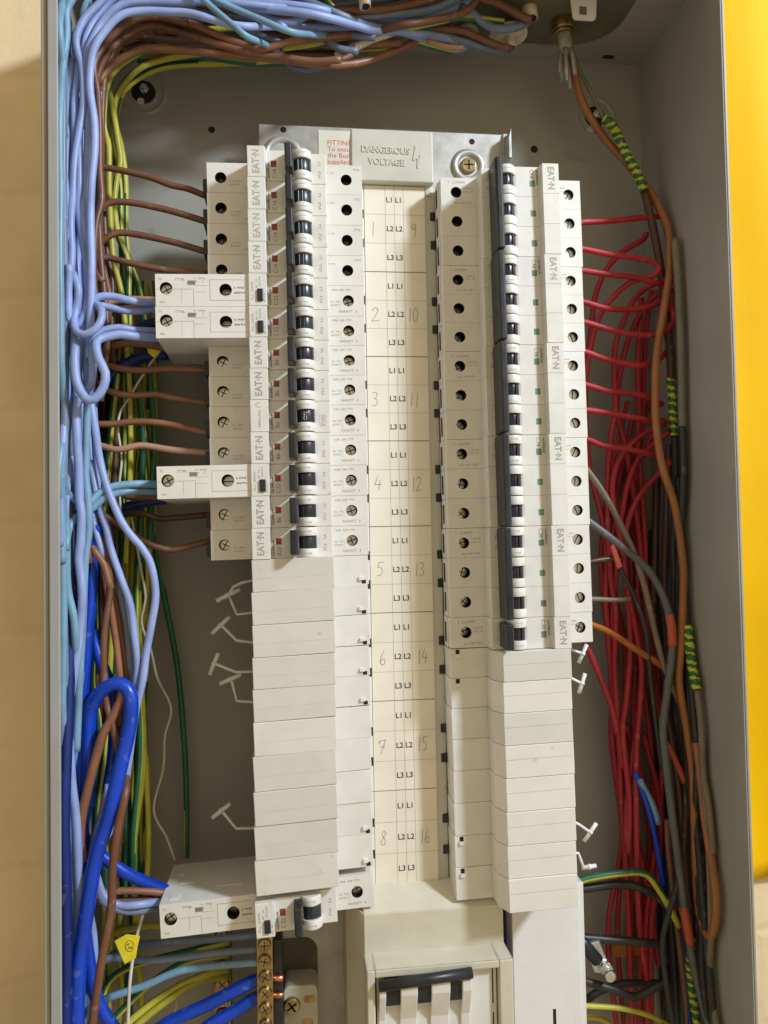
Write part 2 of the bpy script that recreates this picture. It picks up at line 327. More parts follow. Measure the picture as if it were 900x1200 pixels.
# side strips with notches
for x0, x1, zt in ((42.6, 46.4, -38.3), (86.2, 91.6, -39.5)):
    st = MB(); tbs = []
    for g in range(8):
        for k in range(3):
            y1 = GB[g] + (GB[g + 1] - GB[g]) * k / 3; y0 = GB[g] + (GB[g + 1] - GB[g]) * (k + 1) / 3
            hi = 2.6 if k in (1, 2) else .1; lo = 2.6 if k in (0, 1) else .1
            st.box(x0, x1, y0 + lo, y1 - hi, -60, zt)
            if k in (0, 1): tbs.append((x0 + (2.2 if x0 > 60 else .3), x1 + (1.2 if x0 > 60 else -.2), y0 - 2.7, y0 + 2.7, -60, zt + (1.0 if x0 > 60 else -.3)))
    st.build('notched_strip', 'grey_cover' if x0 > 60 else 'white', ch, cho, .3); 
    for q in tbs: no_ = MB(); no_.box(*q); no_.build('busbar_tab', 'black', ch, cho, .3)
DG = {'0': [[(.5 + .32 * math.cos(a * .55 + 1.6), .5 + .5 * math.sin(a * .55 + 1.6)) for a in range(12)]], '1': [[(.5, 1), (.47, 0)]],
      '2': [[(.1, .78), (.3, 1), (.65, .97), (.75, .72), (.5, .4), (.08, .02), (.95, .06)]], '3': [[(.1, .95), (.45, 1), (.7, .85), (.6, .65), (.35, .55), (.7, .42), (.72, .15), (.45, 0), (.1, .05)]],
      '4': [[(.42, 1), (.1, .42), (.9, .4)], [(.7, .75), (.58, 0)]], '5': [[(.85, 1), (.28, .97), (.2, .6), (.55, .62), (.75, .35), (.6, .08), (.1, .02)]],
      '6': [[(.55, 1), (.25, .6), (.17, .2), (.4, 0), (.72, .12), (.7, .38), (.45, .45), (.2, .25)]], '7': [[(.1, .95), (.15, .75), (.3, .92), (.85, 1), (.4, 0)], [(.3, .5), (.8, .55)]],
      '8': [[(.72, .82), (.5, 1), (.25, .85), (.4, .6), (.68, .35), (.6, .06), (.3, .02), (.15, .22), (.45, .52), (.74, .82)]], '9': [[(.75, .82), (.45, 1), (.2, .78), (.4, .55), (.72, .8), (.66, 0)]]}
for g in range(8):
    y1, y0 = GB[g], GB[g + 1]; h = (y1 - y0) / 3; dx = -.35 * g / 8
    xa, xb, xc, xd, xe = 46.8 + dx, 59.9, 65.6, 71.3, 85.0
    b = MB(); b.box(xa, xe, y0 + .25, y1 - .05, -39.1, -38); b.build('label_card', 'paper', ch, cho, .15)
    card = ch.children[-1]; p = MB(); z = -37.93
    for k in (1, 2): p.line([(xa + .3, y1 - h * k), (xe - .3, y1 - h * k)], .16, z)
    for xx in (xb, xc, xd): p.line([(xx, y0 + .3), (xx, y1 - .2)], .16, z)
    p.line([(xa + .1, y0 + .35), (xe - .1, y0 + .35)], .3, z)
    for k in range(3):
        for xx in ((xb + xc) / 2 - .1, (xc + xd) / 2 - .1): p.text('L%d' % (k + 1), xx, y1 - h * (k + .5), z, 4.6, 0, 1, bold=.09)
    for s_, cx in ((str(g + 1), 52.3), (str(g + 9), 77.2)):
        hh = 8.6; ww = 5.4 if len(s_) == 1 else 4.4; xx = cx - ww * len(s_) / 2 + random.uniform(-1, 1); yy = y1 - h * 1.5 - hh / 2 + random.uniform(-.6, .6)
        for c in s_:
            for st in DG[c]: p.line([(xx + q[0] * ww + q[1] * .5, yy + q[1] * hh) for q in st], .29, z + .03, 2)
            xx += ww * (.75 if c == '1' else 1)
    o = p.build('lettering', ['ink', 'ink_dark', 'pencil'], None, cho); o.location = (0, 0, 0); o.parent = card
qx0, qy1, _ = W(411, 150, -33); qx1, qy0, _ = W(508.5, 214.5, -33)
b = MB(); b.box(qx0, qx1, qy0, qy1, -48, -33); b.box(qx1 - 5, qx1 - .5, qy0 - 6, qy0 + 1, -46, -37.5)
o = b.build('warning_cover', 'grey_cover', ch, cho, 1.0, 3)
p = MB(); ax, ay, _ = W(452, 176.3, -33); bx_, by_, _ = W(453, 190.2, -33)
p.text('DANGEROUS', ax, ay, -32.9, 5.6, -.02, 0, .3, .9, .08); p.text('VOLTAGE', bx_, by_, -32.9, 5.6, -.02, 0, .3, .9, .08); ex, ey, _ = W(488, 184, -33); ex -= 79.4; ey -= 229.8
p.slab([(ex + X_, ey + Y_) for X_, Y_ in ((78.6, 237), (79.6, 236.4), (78.4, 229.4), (81.4, 231), (80.4, 222.6), (79.6, 223.2), (80, 228.6), (77.0, 227.2))], -33.2, -32.5)
p.slab([(ex + X_, ey + Y_) for X_, Y_ in ((80.9, 230.2), (82.4, 232), (81.6, 226.5), (80.9, 224.8))], -33.2, -32.5)
q = p.build('embossed_lettering', 'grey_cover', None, cho); q.location = (0, 0, 0); q.parent = o
# red-printed paper note under the cover
x0, y1, _ = W(373, 152, -74.5); x1, y0, _ = W(409, 196, -74.5); b = MB(); b.slab([(x0, y1), (x1 + 3, y1), (x1 + 3, y0), (x0, y0)], -74.9, -74.6); o = b.build('paper_note', 'paper', None, (x0, y0, -75)); tag(o, 'small paper note with red printing beside the warning cover', 'note')
p = MB()
for i, (t, ln) in enumerate((('FITTING', 1), ('To ensure', 1), ('the Busbar', 1), ('supplied', 1), ('terminals', 1))):
    g, _f = text_geo(t, 4.6); wd_ = max(v[0] for v in g) - min(v[0] for v in g); p.text(t, x0 + 6 + wd_ / 2, y1 - 8.5 - i * 4.3, -74.55, 4.6)
q = p.build('lettering', 'ink_red', None, (x0, y0, -75)); q.location = (0, 0, 0); q.parent = o

# ------------------------------------------------------------------ breakers
ZB = -62.0                                     # back of every breaker
HP = 8.92
def screw(bm, cx, cy, z, r, cross=True, ang=0.0):
    bm.cyl(cx, cy, z - 2, z, r, 0, 18, r * .94)
    c, s_ = math.cos(ang), math.sin(ang)
    bm.line([(cx - c * r * .85, cy - s_ * r * .85), (cx + c * r * .85, cy + s_ * r * .85)], r * .2, z + .04, 1)
    if cross: bm.line([(cx + s_ * r * .6, cy - c * r * .6), (cx - s_ * r * .6, cy + c * r * .6)], r * .18, z + .05, 1)
def nose_profile(x0): return [(x0, ZB + 1), (x0, 0), (9.9, 0), (10.7, -5), (24.6, -5), (36.0, -8), (44.7, -8), (44.7, ZB + 1)]
def arch(x0, x1, zb, h, k=10):
    return [(x0 + (x1 - x0) * i / k, zb + h * math.sin(math.pi * (.10 + .80 * i / k)) ** .55) for i in range(k + 1)]
def hood(bm, yc, z0=0):                         # the two white humps either side of the toggle drum
    A = arch(25.0, 36.2, -9.2, 8.2)
    for a, b_ in ((-HP + .25, -3.7), (3.7, HP - .25)): bm.prism([(25.0, -12)] + A + [(36.2, -12)], yc + a, yc + b_, 0, True)
def drum(bm, yc):
    A = arch(25.4, 35.9, -9.6, 6.9); bm.prism([(25.4, -12)] + A + [(35.9, -12)], yc - 3.75, yc + 3.75, 0, True)
    for xx in (28.2, 30.4): bm.box(xx, xx + .5, yc - 3.6, yc + 3.6, -4, -2.35)
def pole_body(bm, yc, out_x=-24.5, zsh=-21.0, outer=True):
    y0, y1 = yc - HP, yc + HP
    bm.prism(nose_profile(0), y0, y1); hood(bm, yc)
    if outer:
        bm.holed(out_x, 0.02, y0, y1, zsh, -16.6 if out_x < -23 else -13.6, yc, 3.35, 9, 0, 1)
        bm.add([(out_x, y0, ZB), (out_x, y1, ZB), (out_x, y1, zsh), (out_x, y0, zsh), (0, y0, ZB), (0, y1, ZB), (0, y1, zsh), (0, y0, zsh)], [(0, 3, 2, 1), (0, 4, 7, 3), (1, 2, 6, 5)])
        bm.box(-3.4, -.02, y0 + 3, y1 - 3.4, zsh - .5, zsh + .8)
    x0, x1 = 44.68, 66.7
    bm.holed(x0, x1, y0, y1, zsh, 57.3, yc, 3.35, 9, 0, 1)
    bm.add([(x1, y0, ZB), (x1, y1, ZB), (x1, y1, zsh), (x1, y0, zsh), (x0, y0, ZB), (x0, y1, ZB), (x0, y1, zsh), (x0, y0, zsh)], [(0, 1, 2, 3), (0, 3, 7, 4), (1, 5, 6, 2)])
R90 = math.pi / 2
def mcb(name, label, code, poles=1, brand='EATON', flag='red_flag', hole=3.5, group=None, cat='breaker', lever_y=None, rcbo=False, pale=False, side='L', ez=-2.0):
    """authored with x running from the outgoing end to the busbar end, z=0 on the label face"""
    t = thing(name, label, cat, (0, 0, ZB), group); o0 = (0, 0, ZB)
    ys = [(-i if side == 'R' else i) * 2 * (HP + .06) for i in range(poles)]; mid = sum(ys) / poles; ys = [(y - mid) * (-1 if side == 'R' else -1) for y in ys]
    b = MB()
    for y in ys: pole_body(b, y, -24.5 if side == 'L' else -21.2, outer=not rcbo)
    if side == 'R':
        for y in ys: b.box(66.72, 67.5, y - HP + .2, y + HP - .2, -36, -27); b.box(67.4, 67.62, y - HP + 3, y + HP - 3, -33.5, -29, 1)
    b.build('housing', ['cream', 'void'], t, o0, .3)
    if rcbo:
        e = MB(); X0 = -51.2 + (ez + 2) * .15; y0, y1 = -HP, HP; z = ez
        e.holed(X0, -32, y0, y1, z, X0 + 5.8, 1.0, 3.5, 9, 0, 1); e.holed(-32, -.05, y0, y1, z, -12.9, .2, 3.5, 9, 0, 1)
        e.add([(X0, y0, ZB - 4), (X0, y1, ZB - 4), (X0, y1, z), (X0, y0, z), (-.05, y0, ZB - 4), (-.05, y1, ZB - 4), (-.05, y1, z), (-.05, y0, z)], [(0, 3, 2, 1), (0, 4, 7, 3), (1, 2, 6, 5)])
        for yy in (y1 + .02,):                                            # catches moulded in the long side
            for xa, xb, za, zc in ((-24, -8, -32, -28), (-24.6, -23.4, -42, -28), (-48, -43, -24, -18), (-45, -37, -40, -37), (-48, -44, -54, -50)): e.box(xa, xb, yy - .6, yy + .35, za, zc)
        e.build('extension_housing', ['cream', 'void'], t, o0, .3)
        g = MB(); zz = z + .05
        g.line([(X0 + .4, .4), (X0 + 2, .4)], .16, zz); g.line([(-43, .6), (-30.5, .6)], .18, zz); g.line([(-30.5, .6), (-30.5, y0 + .3)], .2, zz); g.line([(-37, .5), (-37, y0 + 2)], .14, zz)
        g.line([(-30, 2.6), (-23, 2.6)], .14, zz); g.line([(-21.5, -5.6), (-21.5, 5.8), (-3, 5.8)], .2, zz); g.line([(-21.5, -5.6), (-.8, -5.6)], .2, zz); g.line([(-30.5, -1), (-24, -1)], .14, zz)
        g.text('N', X0 + 2.6, 6.4, zz, 2.6, R90 * 2, 1); g.micro(-40, -35, 6, 1.5, zz, 1, 5); g.micro(-30, -24, 6.5, 1.2, zz, 1, 6); g.micro(-30, -25, 4.8, 1.2, zz, 1, 7)
        g.micro(-8, -2.5, 1.4, 1.1, zz, 2, 8); g.micro(-8, -2.5, -1.4, 1.1, zz, 2, 9); g.micro(X0 + 1.5, X0 + 5, -6.5, 1.2, zz, 1, 4)
        g.box(-33.6, -29.4, 3.0, 5.4, z - .5, z + .15); g.line([(-33.2, 4.2), (-29.8, 4.2)], .25, z + .2, 2)
        g.build('extension_print', ['ink', 'ink_pale', 'ink_dark'], t, o0)
        tb = MB(); tb.box(4.6, 8.0, -6.6, .2, -1, 1.3); tb.build('test_button', 'black', t, o0, .5)
        s1 = MB(); screw(s1, X0 + 5.8, 1.0, z - 3.2, 3.2, True, .5); s1.build('terminal_screw', ['steel', 'void'], t, o0)
        s1 = MB(); screw(s1, -12.9, .2, z - 7.5, 3.1, False); s1.build('terminal_screw', ['steel', 'void'], t, o0)
    d = MB()
    for y in ys: drum(d, y)
    d.build('toggle_drum', 'dark', t, o0, .2)
    lv = MB(); ly0, ly1 = (ys[-1] - 7.3, ys[0] + 7.1) if poles == 1 else (min(ys) - 8.5, max(ys) + 8.5)
    lx = 0 if side == 'L' else 15.0
    lv.prism([(21.2 + lx, -8), (21.0 + lx, 7.0), (21.8 + lx, 8.2), (24.6 + lx, 8.2), (25.4 + lx, 6.6), (25.3 + lx, -8)], ly0 + .4, ly1 + .1); lv.build('switch_lever', 'black', t, o0, .5, 3)
    for i, y in enumerate(ys):
        fl = MB(); fl.box(13.0, 16.2, y - .8, y + 2.9, -5.2, -4.88); fl.build('indicator_window', flag, t, o0, .1)
        if not rcbo:
            s1 = MB(); screw(s1, -16.6 if side == 'L' else -13.6, y, -21 - hole * (.75 if side == 'R' else 1), 3.15, poles == 1, 1.1 + i * .4); s1.build('terminal_screw', ['steel', 'void'], t, o0)
            if side == 'L': k = MB(); k.box(-27.6, -24.55, y - 7.0, y + 2.0, -46, -27); k.build('terminal_clamp', 'black', t, o0, .4)
        s1 = MB(); screw(s1, 57.3, y, -21 - (8.3 if pale or side == 'R' else 4.6), 3.15, True, .3 + i); s1.build('terminal_screw', ['steel', 'void'], t, o0)
    # printing
    p = MB(); yt = ys[0]; z = .06
    if rcbo:
        p.micro(-6.5, 5, 1.9, 1.3, z, 1, 31, True); p.micro(1, 6.5, 4.2, 1.2, z, 1, 32, True); p.micro(2, 7, 6.0, 1.2, z, 1, 33, True); p.micro(-7, -2, 8.6, 1.0, z, 1, 34, True)
    elif brand == 'EATON': p.text('EA\u0054\u00b7N', 4.9, yt - .1, z, 5.5, R90, 4 if not pale else 1, 0, .9, .16)
    else:
        p.micro(yt - 6.2, yt + 3.4, 4.9, 1.5, z, 1, 61, True); p.line([(4.9 + 1.7 * math.cos(a * .5), yt + 6 + 1.3 * math.sin(a * .5)) for a in range(2, 12)], .3, z, 1)
    p.micro(yt - 7, yt + 1.5, 11.6, 1.15, -4.9, 2, 21, True)
    p.text(code, 14.9, yt - 4.7, -4.9, 3.3, R90, 0)
    zt = -.92
    for y in (ys if poles == 1 else ys[:1]):
        for a in (6.4, -6.4):
            p.line([(28.6, y + a - .7), (28.6, y + a + .7)], .22, zt, 1); p.line([(32.8, y + a - .7), (32.8, y + a + .7)], .22, zt, 1); p.line([(28.6, y + a), (32.8, y + a)], .22, zt, 1)
    if brand != 'EATON': p.text('ON', 30.6, yt, -2.55, 3.0, R90, 3); p.line([(38.8, yt - 5), (38.8, yt + 1), (42.2, yt + 1), (42.2, yt - 5), (38.8, yt - 5)], .2, -7.93, 1); p.micro(yt - 4.6, yt + .7, 40.5, 1.6, -7.93, 1, 62, True)
    else: p.micro(yt - 5, yt + 4, 40.6, 1.6, -7.93, 1, 22, True)
    zz = -20.94
    if hole < 5 or rcbo or side == 'R':
        p.micro(48, 59, yt + 6.4, 1.3, zz, 1, 23); p.micro(47, 52, yt - .5, 1.1, zz, 1, 24); p.micro(47, 52, yt - 2.6, 1.1, zz, 1, 25); p.micro(52, 62, yt - 6.2, 1.5, zz, 1, 26); p.line([(52.6, yt + .2), (52.6, yt - 4.4)], .12, zz, 1)
    elif not rcbo: p.micro(46, 50, yt + 4, 1.0, zz, 1, 27); p.micro(62, 65, yt + 6.2, 1.2, zz, 1, 28)
    if not rcbo: p.micro(-11, -5, yt - 2, 1.0, zz, 1, 29); p.micro(-11, -6, yt - 4, 1.0, zz, 1, 30)
    p.split('printing', ['ink', 'ink_pale', 'ink_dark', 'white', 'ink_mid'], t, o0, (-.5, 9.95, 36.0, 45))
    return t
LV = [170, 206.8, 244.7, 282.5, 319.9, 357.9, 394.8, 431.4, 468.4, 506.3, 543.5, 581.7, 619.3, 656.2, 694.7, 733.3, 771.5, 808.8, 847.5, 887.3, 929, 969.3, 1010, 1051.7, 1092]
LP = [W(290 + (v - 170) * .0105, v, 0) for v in LV]
RV = [191.5, 297.6, 401.5, 507.6, 615, 722.5, 759.7, 795, 831.6, 868.9, 907, 946.4, 985.5, 1023.6, 1062.7]
RP = [W(655 + (v - 190) * .026, v, 0) for v in RV]
def spot(P, i): return (P[i][0], (P[i][1] + P[i + 1][1]) / 2, ZB), P[i][1] - P[i + 1][1]
protoC16 = mcb('circuit_breaker', '', 'C16', hole=7.5, pale=True)
protoB6 = mcb('circuit_breaker', '', 'B6', hole=4.6)
protoB20 = mcb('circuit_breaker', '', 'B20', hole=4.6)
protoOdd = mcb('circuit_breaker', '', 'B6', brand='other', hole=4.8, pale=True)
protoRB = mcb('residual_current_breaker', '', 'C32', rcbo=True, ez=-13.0)
protoRC = mcb('residual_current_breaker', '', 'C32', rcbo=True)
G1 = 'breakers in the left column'
left = {0: (protoC16, 'cream C16 breaker at the very top of the left column'), 1: (protoC16, 'cream C16 breaker second from the top of the left column'),
        2: (protoC16, 'cream C16 breaker third from the top of the left column'), 3: (protoC16, 'cream C16 breaker directly above the two long residual current breakers'),
        4: (protoRC, 'upper of the two stacked long C32 residual current breakers fed by light blue wires'), 5: (protoRC, 'lower of the two stacked long C32 residual current breakers'),
        6: (protoB6, 'B6 breaker directly under the pair of long residual current breakers'), 7: (protoB6, 'B6 breaker directly above the one with ON on its toggle'),
        8: (protoOdd, 'B6 breaker of another make with ON printed on its toggle'), 9: (protoB6, 'B6 breaker between the ON toggle breaker and the single long breaker'),
        10: (protoRC, 'single long C32 residual current breaker with teal wires, halfway down the left column'), 11: (protoB6, 'B6 breaker directly under the single long breaker with teal wires'),
        12: (protoB20, 'lowest of the short breakers in the left column, just above the blank plates'),
        23: (protoRB, 'long residual current breaker alone at the bottom of the left column above the brass bar')}
used = set(); BY = {}
def placeit(proto, origin, rot, sy, label, group):
    if proto.name in used: return dup(proto, origin, rot, sy, label, group)
    used.add(proto.name); proto.location = B(origin); proto.rotation_euler = (0, -rot, 0); proto.scale = (1, 1, sy); proto['label'] = label; proto['group'] = group
    return proto
D1 = math.radians(1)
for i, (pr, lab) in left.items():
    og, pitch = spot(LP, i); og = (-22.8 - (0.6 if i == 23 else 0), og[1] - (3.9 if i == 23 else 0), ZB); pitch *= 1.01 if i == 23 else 1
    BY[i] = placeit(pr, og, D1 * (2.6 if i == 23 else 1.0), pitch / 18.0, lab, G1)
proto3 = mcb('three_pole_breaker', '', 'C16', poles=3, flag='green_flag', hole=3.5, side='R')
proto3b = mcb('three_pole_breaker', '', 'C20', poles=3, flag='green_flag', hole=3.5, side='R')
protoR1 = mcb('circuit_breaker', '', 'C32', poles=1, flag='green_flag', hole=3.5, side='R')
G2 = 'breakers in the right column'
right = ['topmost three pole C16 breaker in the right column', 'second three pole C16 breaker from the top of the right column', 'third three pole C16 breaker from the top, middle of the right column stack',
         'fourth three pole C16 breaker, directly above the C20 one', 'three pole C20 breaker at the bottom of the right stack of three pole breakers', 'single pole C32 breaker with short black toggle, bottom breaker of the right column']
for i in range(6):
    og, pitch = spot(RP, i); og = (158.9, og[1], ZB); n = 3 if i < 5 else 1
    placeit(proto3 if i < 4 else proto3b if i == 4 else protoR1, og, math.pi + D1 * .7, pitch / (18.0 * n), right[i], G2)

# ------------------------------------------------------------------ blanking plates
def blank(label, side):
    t = thing('blanking_plate', label, 'blank plate', (0, 0, ZB), 'blank plates in the %s column' % ('left' if side == 'L' else 'right')); o0 = (0, 0, ZB)
    b = MB(); b.prism([(0, -48), (0, 0), (45.4, 0), (45.4, -48)] if side == 'L' else [(0, -48), (0, -.2), (40.5, -.2), (44.7, -10), (44.7, -48)], -HP, HP); b.build('front_plate', 'blank', t, o0, .35)
    b = MB(); b.prism([(44.6, -50), (44.6, -21), (66.7, -21), (66.7, -50)], -HP, HP); b.build('shoulder_plate', 'cream', t, o0, .3)
    k = MB(); k.line([(2, -1.6), (42, -1.2)], .12, .04, 0); k.build('mould_line', 'mould', t, o0)
    k = MB()
    if side == 'L': k.box(62.4, 65.0, -HP + .4, -HP + 2.6, -21.2, -20.9, 0); k.box(60.8, 63.4, -HP + 2.5, -HP + 4.6, -22, -19.6, 1)
    else: k.box(61.2, 63.6, -HP + .3, -HP + 3.1, -21.2, -20.9, 0); k.box(61.0, 63.9, -HP + 3.0, -HP + 5.0, -22, -19.8, 1)
    k.build('latch', ['void', 'white'], t, o0, .2)
    return t
def without_latch(t):
    for c in list(t.children):
        if c.name.startswith('latch'): bpy.data.objects.remove(c)
bl = blank('', 'L'); brt = blank('', 'R')
rotL = [1.6, 2.0, 1.9, 1.7, 2.2, 1.9, 2.7, 2.6, 2.7, 2.9]
BL = {}
clipsL = {13: 1, 14: 1, 15: 1, 16: 1, 21: 1}
for k in range(10):
    i = 13 + k; og, pitch = spot(LP, i); og = (-23.0 - .05 * k + random.uniform(-.25, .25), og[1], ZB + random.uniform(-.5, .5))
    lab = 'plain cream blank plate, %s of the ten in the left column%s' % ('topmost' if k == 0 else 'lowest' if k == 9 else ORD[k] + ' from the top', '')
    BL[i] = (placeit(bl, og, D1 * rotL[k], pitch / 18.0, lab, 'blank plates in the left column'), og)
for k in range(8):
    i = 6 + k; og, pitch = spot(RP, i); og = (158.7 + random.uniform(-.3, .3), og[1], ZB + random.uniform(-.5, .5))
    lab = 'plain cream blank plate, %s of the eight in the right column' % ('topmost' if k == 0 else 'lowest' if k == 7 else ORD[k] + ' from the top')
    BL[100 + i] = (placeit(brt, og, math.pi + D1 * 1.1, pitch / 18.0, lab, 'blank plates in the right column'), og)
for k in (18, 19, 20, 108, 109, 110, 111): without_latch(BL[k][0])
def tclip(key, rod, arm, z=-44):
    t, og = BL[key]; b = MB(); P = lambda q, dz=0: W(q[0], q[1], z + dz)
    a, c = Vector(P(rod[0])), Vector(P(rod[1])); b.tube([a, a.lerp(c, .5), c], 1.3, 10)
    A = [Vector(P(q)) for q in arm]; b.tube([A[0]] + [A[0].lerp(A[1], .5)] + A[1:], .88, 8)
    m_ = a.lerp(c, .5); d = (c - a).normalized(); b.tube([m_ - d * .9, m_ + d * .9], 1.7, 10)
    o = b.build('fixing_clip', 'white', None, og); o.location = (0, 0, 0)
    o.parent = t; inv = Matrix.Rotation(-t.rotation_euler[1], 4, 'Y'); sc_ = Matrix.Diagonal((1, 1, 1 / t.scale[2], 1)); o.matrix_parent_inverse = sc_ @ inv
z3 = lambda x, y: (220 + x * .2667, 640 + y * .2667); z4 = lambda x, y: (160 + x / 3, 850 + y / 3)
tclip(13, (z3(125, 240), z3(230, 190)), [z3(180, 215), z3(200, 178), z3(240, 160), z3(330, 140)])
tclip(14, (z3(128, 242), z3(205, 200)), [z3(180, 215), z3(215, 300), z3(330, 286)], -46)
tclip(15, (z3(105, 385), z3(185, 310)), [z3(145, 345), z3(215, 415), z3(330, 428)])
tclip(16, (z3(95, 565), z3(135, 470)), [z3(115, 515), z3(210, 553), z3(330, 550)])
tclip(17, (z3(140, 605), z3(235, 565)), [z3(190, 580), z3(215, 680), z3(330, 687)])
tclip(21, (z4(265, 325), z4(330, 275)), [z4(298, 298), z4(350, 362), z4(450, 360)])
r4 = lambda x, y: (670 + x / 5, 640 + y / 5); r5 = lambda x, y: (670 + x / 5, 840 + y / 5)
tclip(106, (r4(40, 685), r4(88, 575)), [r4(65, 630), r4(0, 607), r4(-50, 590)], -34)
tclip(107, (r4(42, 862), r4(78, 745)), [r4(60, 805), r4(0, 775), r4(-50, 760)], -34)
tclip(112, (r5(72, 730), r5(145, 622)), [r5(110, 678), r5(45, 632), r5(-20, 600)], -36)
tclip(113, (r5(62, 885), r5(142, 872)), [r5(70, 885), r5(40, 800), r5(-20, 790)], -36)

# ------------------------------------------------------------------ main switch under the busbar
ms = thing('main_switch', 'beige main isolator switch housing with black ganged levers below the label strip', 'switch', (80, -420, -75)); mo = (80, -420, -75)
yT = W(500, 1066, -20)[1]; yU = W(500, 1112, -20)[1]; yL = W(515, 1131, -2)[1]; xl = W(426, 1080, -20)[0]; xr = W(590, 1080, -20)[0]
xl2 = W(430, 1150, -2)[0]; xr2 = W(602, 1150, -2)[0]
b = MB()
b.slab([(xl, yU - 6), (xr, yU - 6), (xr, yT), (xl, yT)], -70, -20)
b.add([(xl, yT, -20.3), (xr, yT, -20.3), (xr - 2, yT + 9, -37), (xl, yT + 9, -37), (xr - 2, yT + 9, -72), (xl, yT + 9, -72), (xl, yT - .5, -72), (xr, yT - .5, -72)], [(0, 1, 2, 3), (3, 2, 4, 5), (0, 3, 5, 6), (1, 7, 4, 2)])
b.add([(xl, yT, -20.1), (xl - 9, yT + 3, -38), (xl - 9, -420, -38), (xl, -420, -20.1), (xl - 9, yT + 3, -76), (xl - 9, -420, -76), (xl, yT, -76)], [(0, 1, 2, 3), (1, 4, 5, 2), (0, 6, 4, 1)])
b.build('upper_housing', 'switch_beige', ms, mo, .8, 3)
b = MB()
b.add([(xl, yU, -19.9), (xr, yU, -19.9), (xr2, yL, -2.2), (xl2, yL, -2.2), (xl, yU - 5, -30), (xr, yU - 5, -30)], [(3, 2, 1, 0), (0, 1, 5, 4)]); b.build('dusty_ledge', 'dusty', ms, mo)
ox0, ox1 = W(440, 1170, -2)[0], W(586, 1170, -2)[0]; oy = W(500, 1142, -2)[1]
b = MB()
b.box(xl2, ox0, -420, yL, -30, -2); b.box(ox1, xr2, -420, yL, -30, -2); b.box(ox0, ox1, oy, yL, -30, -2.02); b.build('front_frame', 'switch_beige', ms, mo, .9, 3)
b = MB(); b.box(ox0 + 1.2, ox1 - .6, -420, oy - 1.2, -30, -7); b.build('switch_face', 'cream', ms, mo, .4)
b = MB(); b.box(ox0 + .05, ox0 + 1.1, -420, oy - .1, -30, -8); b.box(ox0 + .05, ox1 - .05, oy - 1.1, oy - .1, -30, -9); b.box(ox1 - .5, ox1 - .05, -420, oy - .3, -30, -9); b.build('shadow_gap', 'void', ms, mo)
bx0, bx1 = W(444, 1150, 2)[0], W(554, 1150, 2)[0]; by = W(500, 1149, 2)[1]
b = MB(); b.tube([(bx0, by - 1.6, 1), (bx0 + (bx1 - bx0) / 2, by, 1), (bx1, by + 1.6, 1)], 3.0, 12); b.build('ganged_lever', 'black', ms, mo)
b = MB()
for u0, u1 in ((452, 469), (488, 505), (527, 541)):
    a, c = W(u0, 1170, -2)[0], W(u1, 1170, -2)[0]; b.box(a, c, by - 14, by, -8, -1)
b.build('toggle_drum', 'black', ms, mo, .4)
for u0, u1 in ((444, 452), (469, 489), (505, 527), (541, 552)):
    a, c = W(u0, 1170, -2)[0], W(u1, 1170, -2)[0]; b = MB()
    b.add([], []); prof = [(by - 2, 1.5), (by - 8, 1.2), (by - 14, -1), (by - 24, -5), (by - 60, -8.5), (by - 60, -12), (by - 2, -12)]; n = len(prof)
    b.add([(a, y, z) for y, z in prof] + [(c, y, z) for y, z in prof], [tuple(range(n)), tuple(range(2 * n - 1, n - 1, -1))] + [(i, n + i, n + (i + 1) % n, (i + 1) % n) for i in range(n)]); b.build('toggle_fin', 'cream', ms, mo, .6, 3)
b = MB(); a = W(568, 1150, -7)[0]; b.box(W(548, 1143, -7)[0], W(560, 1143, -7)[0], oy - 2.1, oy - 1.3, -7.2, -6.9); b.box(ox1 - 3.2, ox1 - 2.5, oy - 22, oy - 2, -7.2, -6.9); b.box(ox1 - 3.2, ox1 - 2.5, oy - 60, oy - 27, -7.2, -6.9); b.build('door_gap', 'void', ms, mo)
# white cover strip right of it
x0, x1 = W(601, 1120, -38)[0], W(688, 1120, -38)[0]; yt = W(640, 1040, -38)[1]
tr = thing('white_cover', 'plain white plastic cover under the right hand blank plates', 'cover', (x0, -420, -75)); to = (x0, -420, -75)
b = MB(); b.box(x0, x1 - 9, -420, yt, -72, -38); b.box(x1 - 9.0, x1 - 4, -420, yt, -72, -38.8); b.box(x1 - 4, x1, -420, yt, -72, -41); b.build('cover_body', 'white', tr, to, .6)
b = MB(); xx, yy, _ = W(650, 1192, -38); b.box(xx - 1, xx + 1, yy - 6, yy + 5, -38.3, -37.95); b.build('slot', 'void', tr, to)
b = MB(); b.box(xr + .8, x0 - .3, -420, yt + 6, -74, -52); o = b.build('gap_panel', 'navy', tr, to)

# ------------------------------------------------------------------ neutral bar, earth bar, bracket
def bar(name, label, u0, u1, v0, z, spacing, material, sm):
    x0, x1 = W(u0, 1150, z)[0], W(u1, 1150, z)[0]; yt = W(u0, v0, z)[1]; t = thing(name, label, 'terminal bar', (x0, -420, z - 8)); oo = (x0, -420, z - 8)
    b = MB(); b.box(x0, x1, -420, yt, z - 8, z); b.build('bar', material, t, oo, .5)
    y = yt - 5; k = 0
    while y > -330:
        s1 = MB(); cx = (x0 + x1) / 2; s1.cyl(cx, y, z, z + 2.2, (x1 - x0) * .43, 0, 18, (x1 - x0) * .36)
        a = k * 1.3; r = (x1 - x0) * .26
        for q in (a, a + R90): s1.line([(cx - r * math.cos(q), y - r * math.sin(q)), (cx + r * math.cos(q), y + r * math.sin(q))], .55, z + 2.24, 1)
        s1.build('clamp_screw', [sm, 'void'], t, oo, .3); y -= spacing; k += 1
    return t
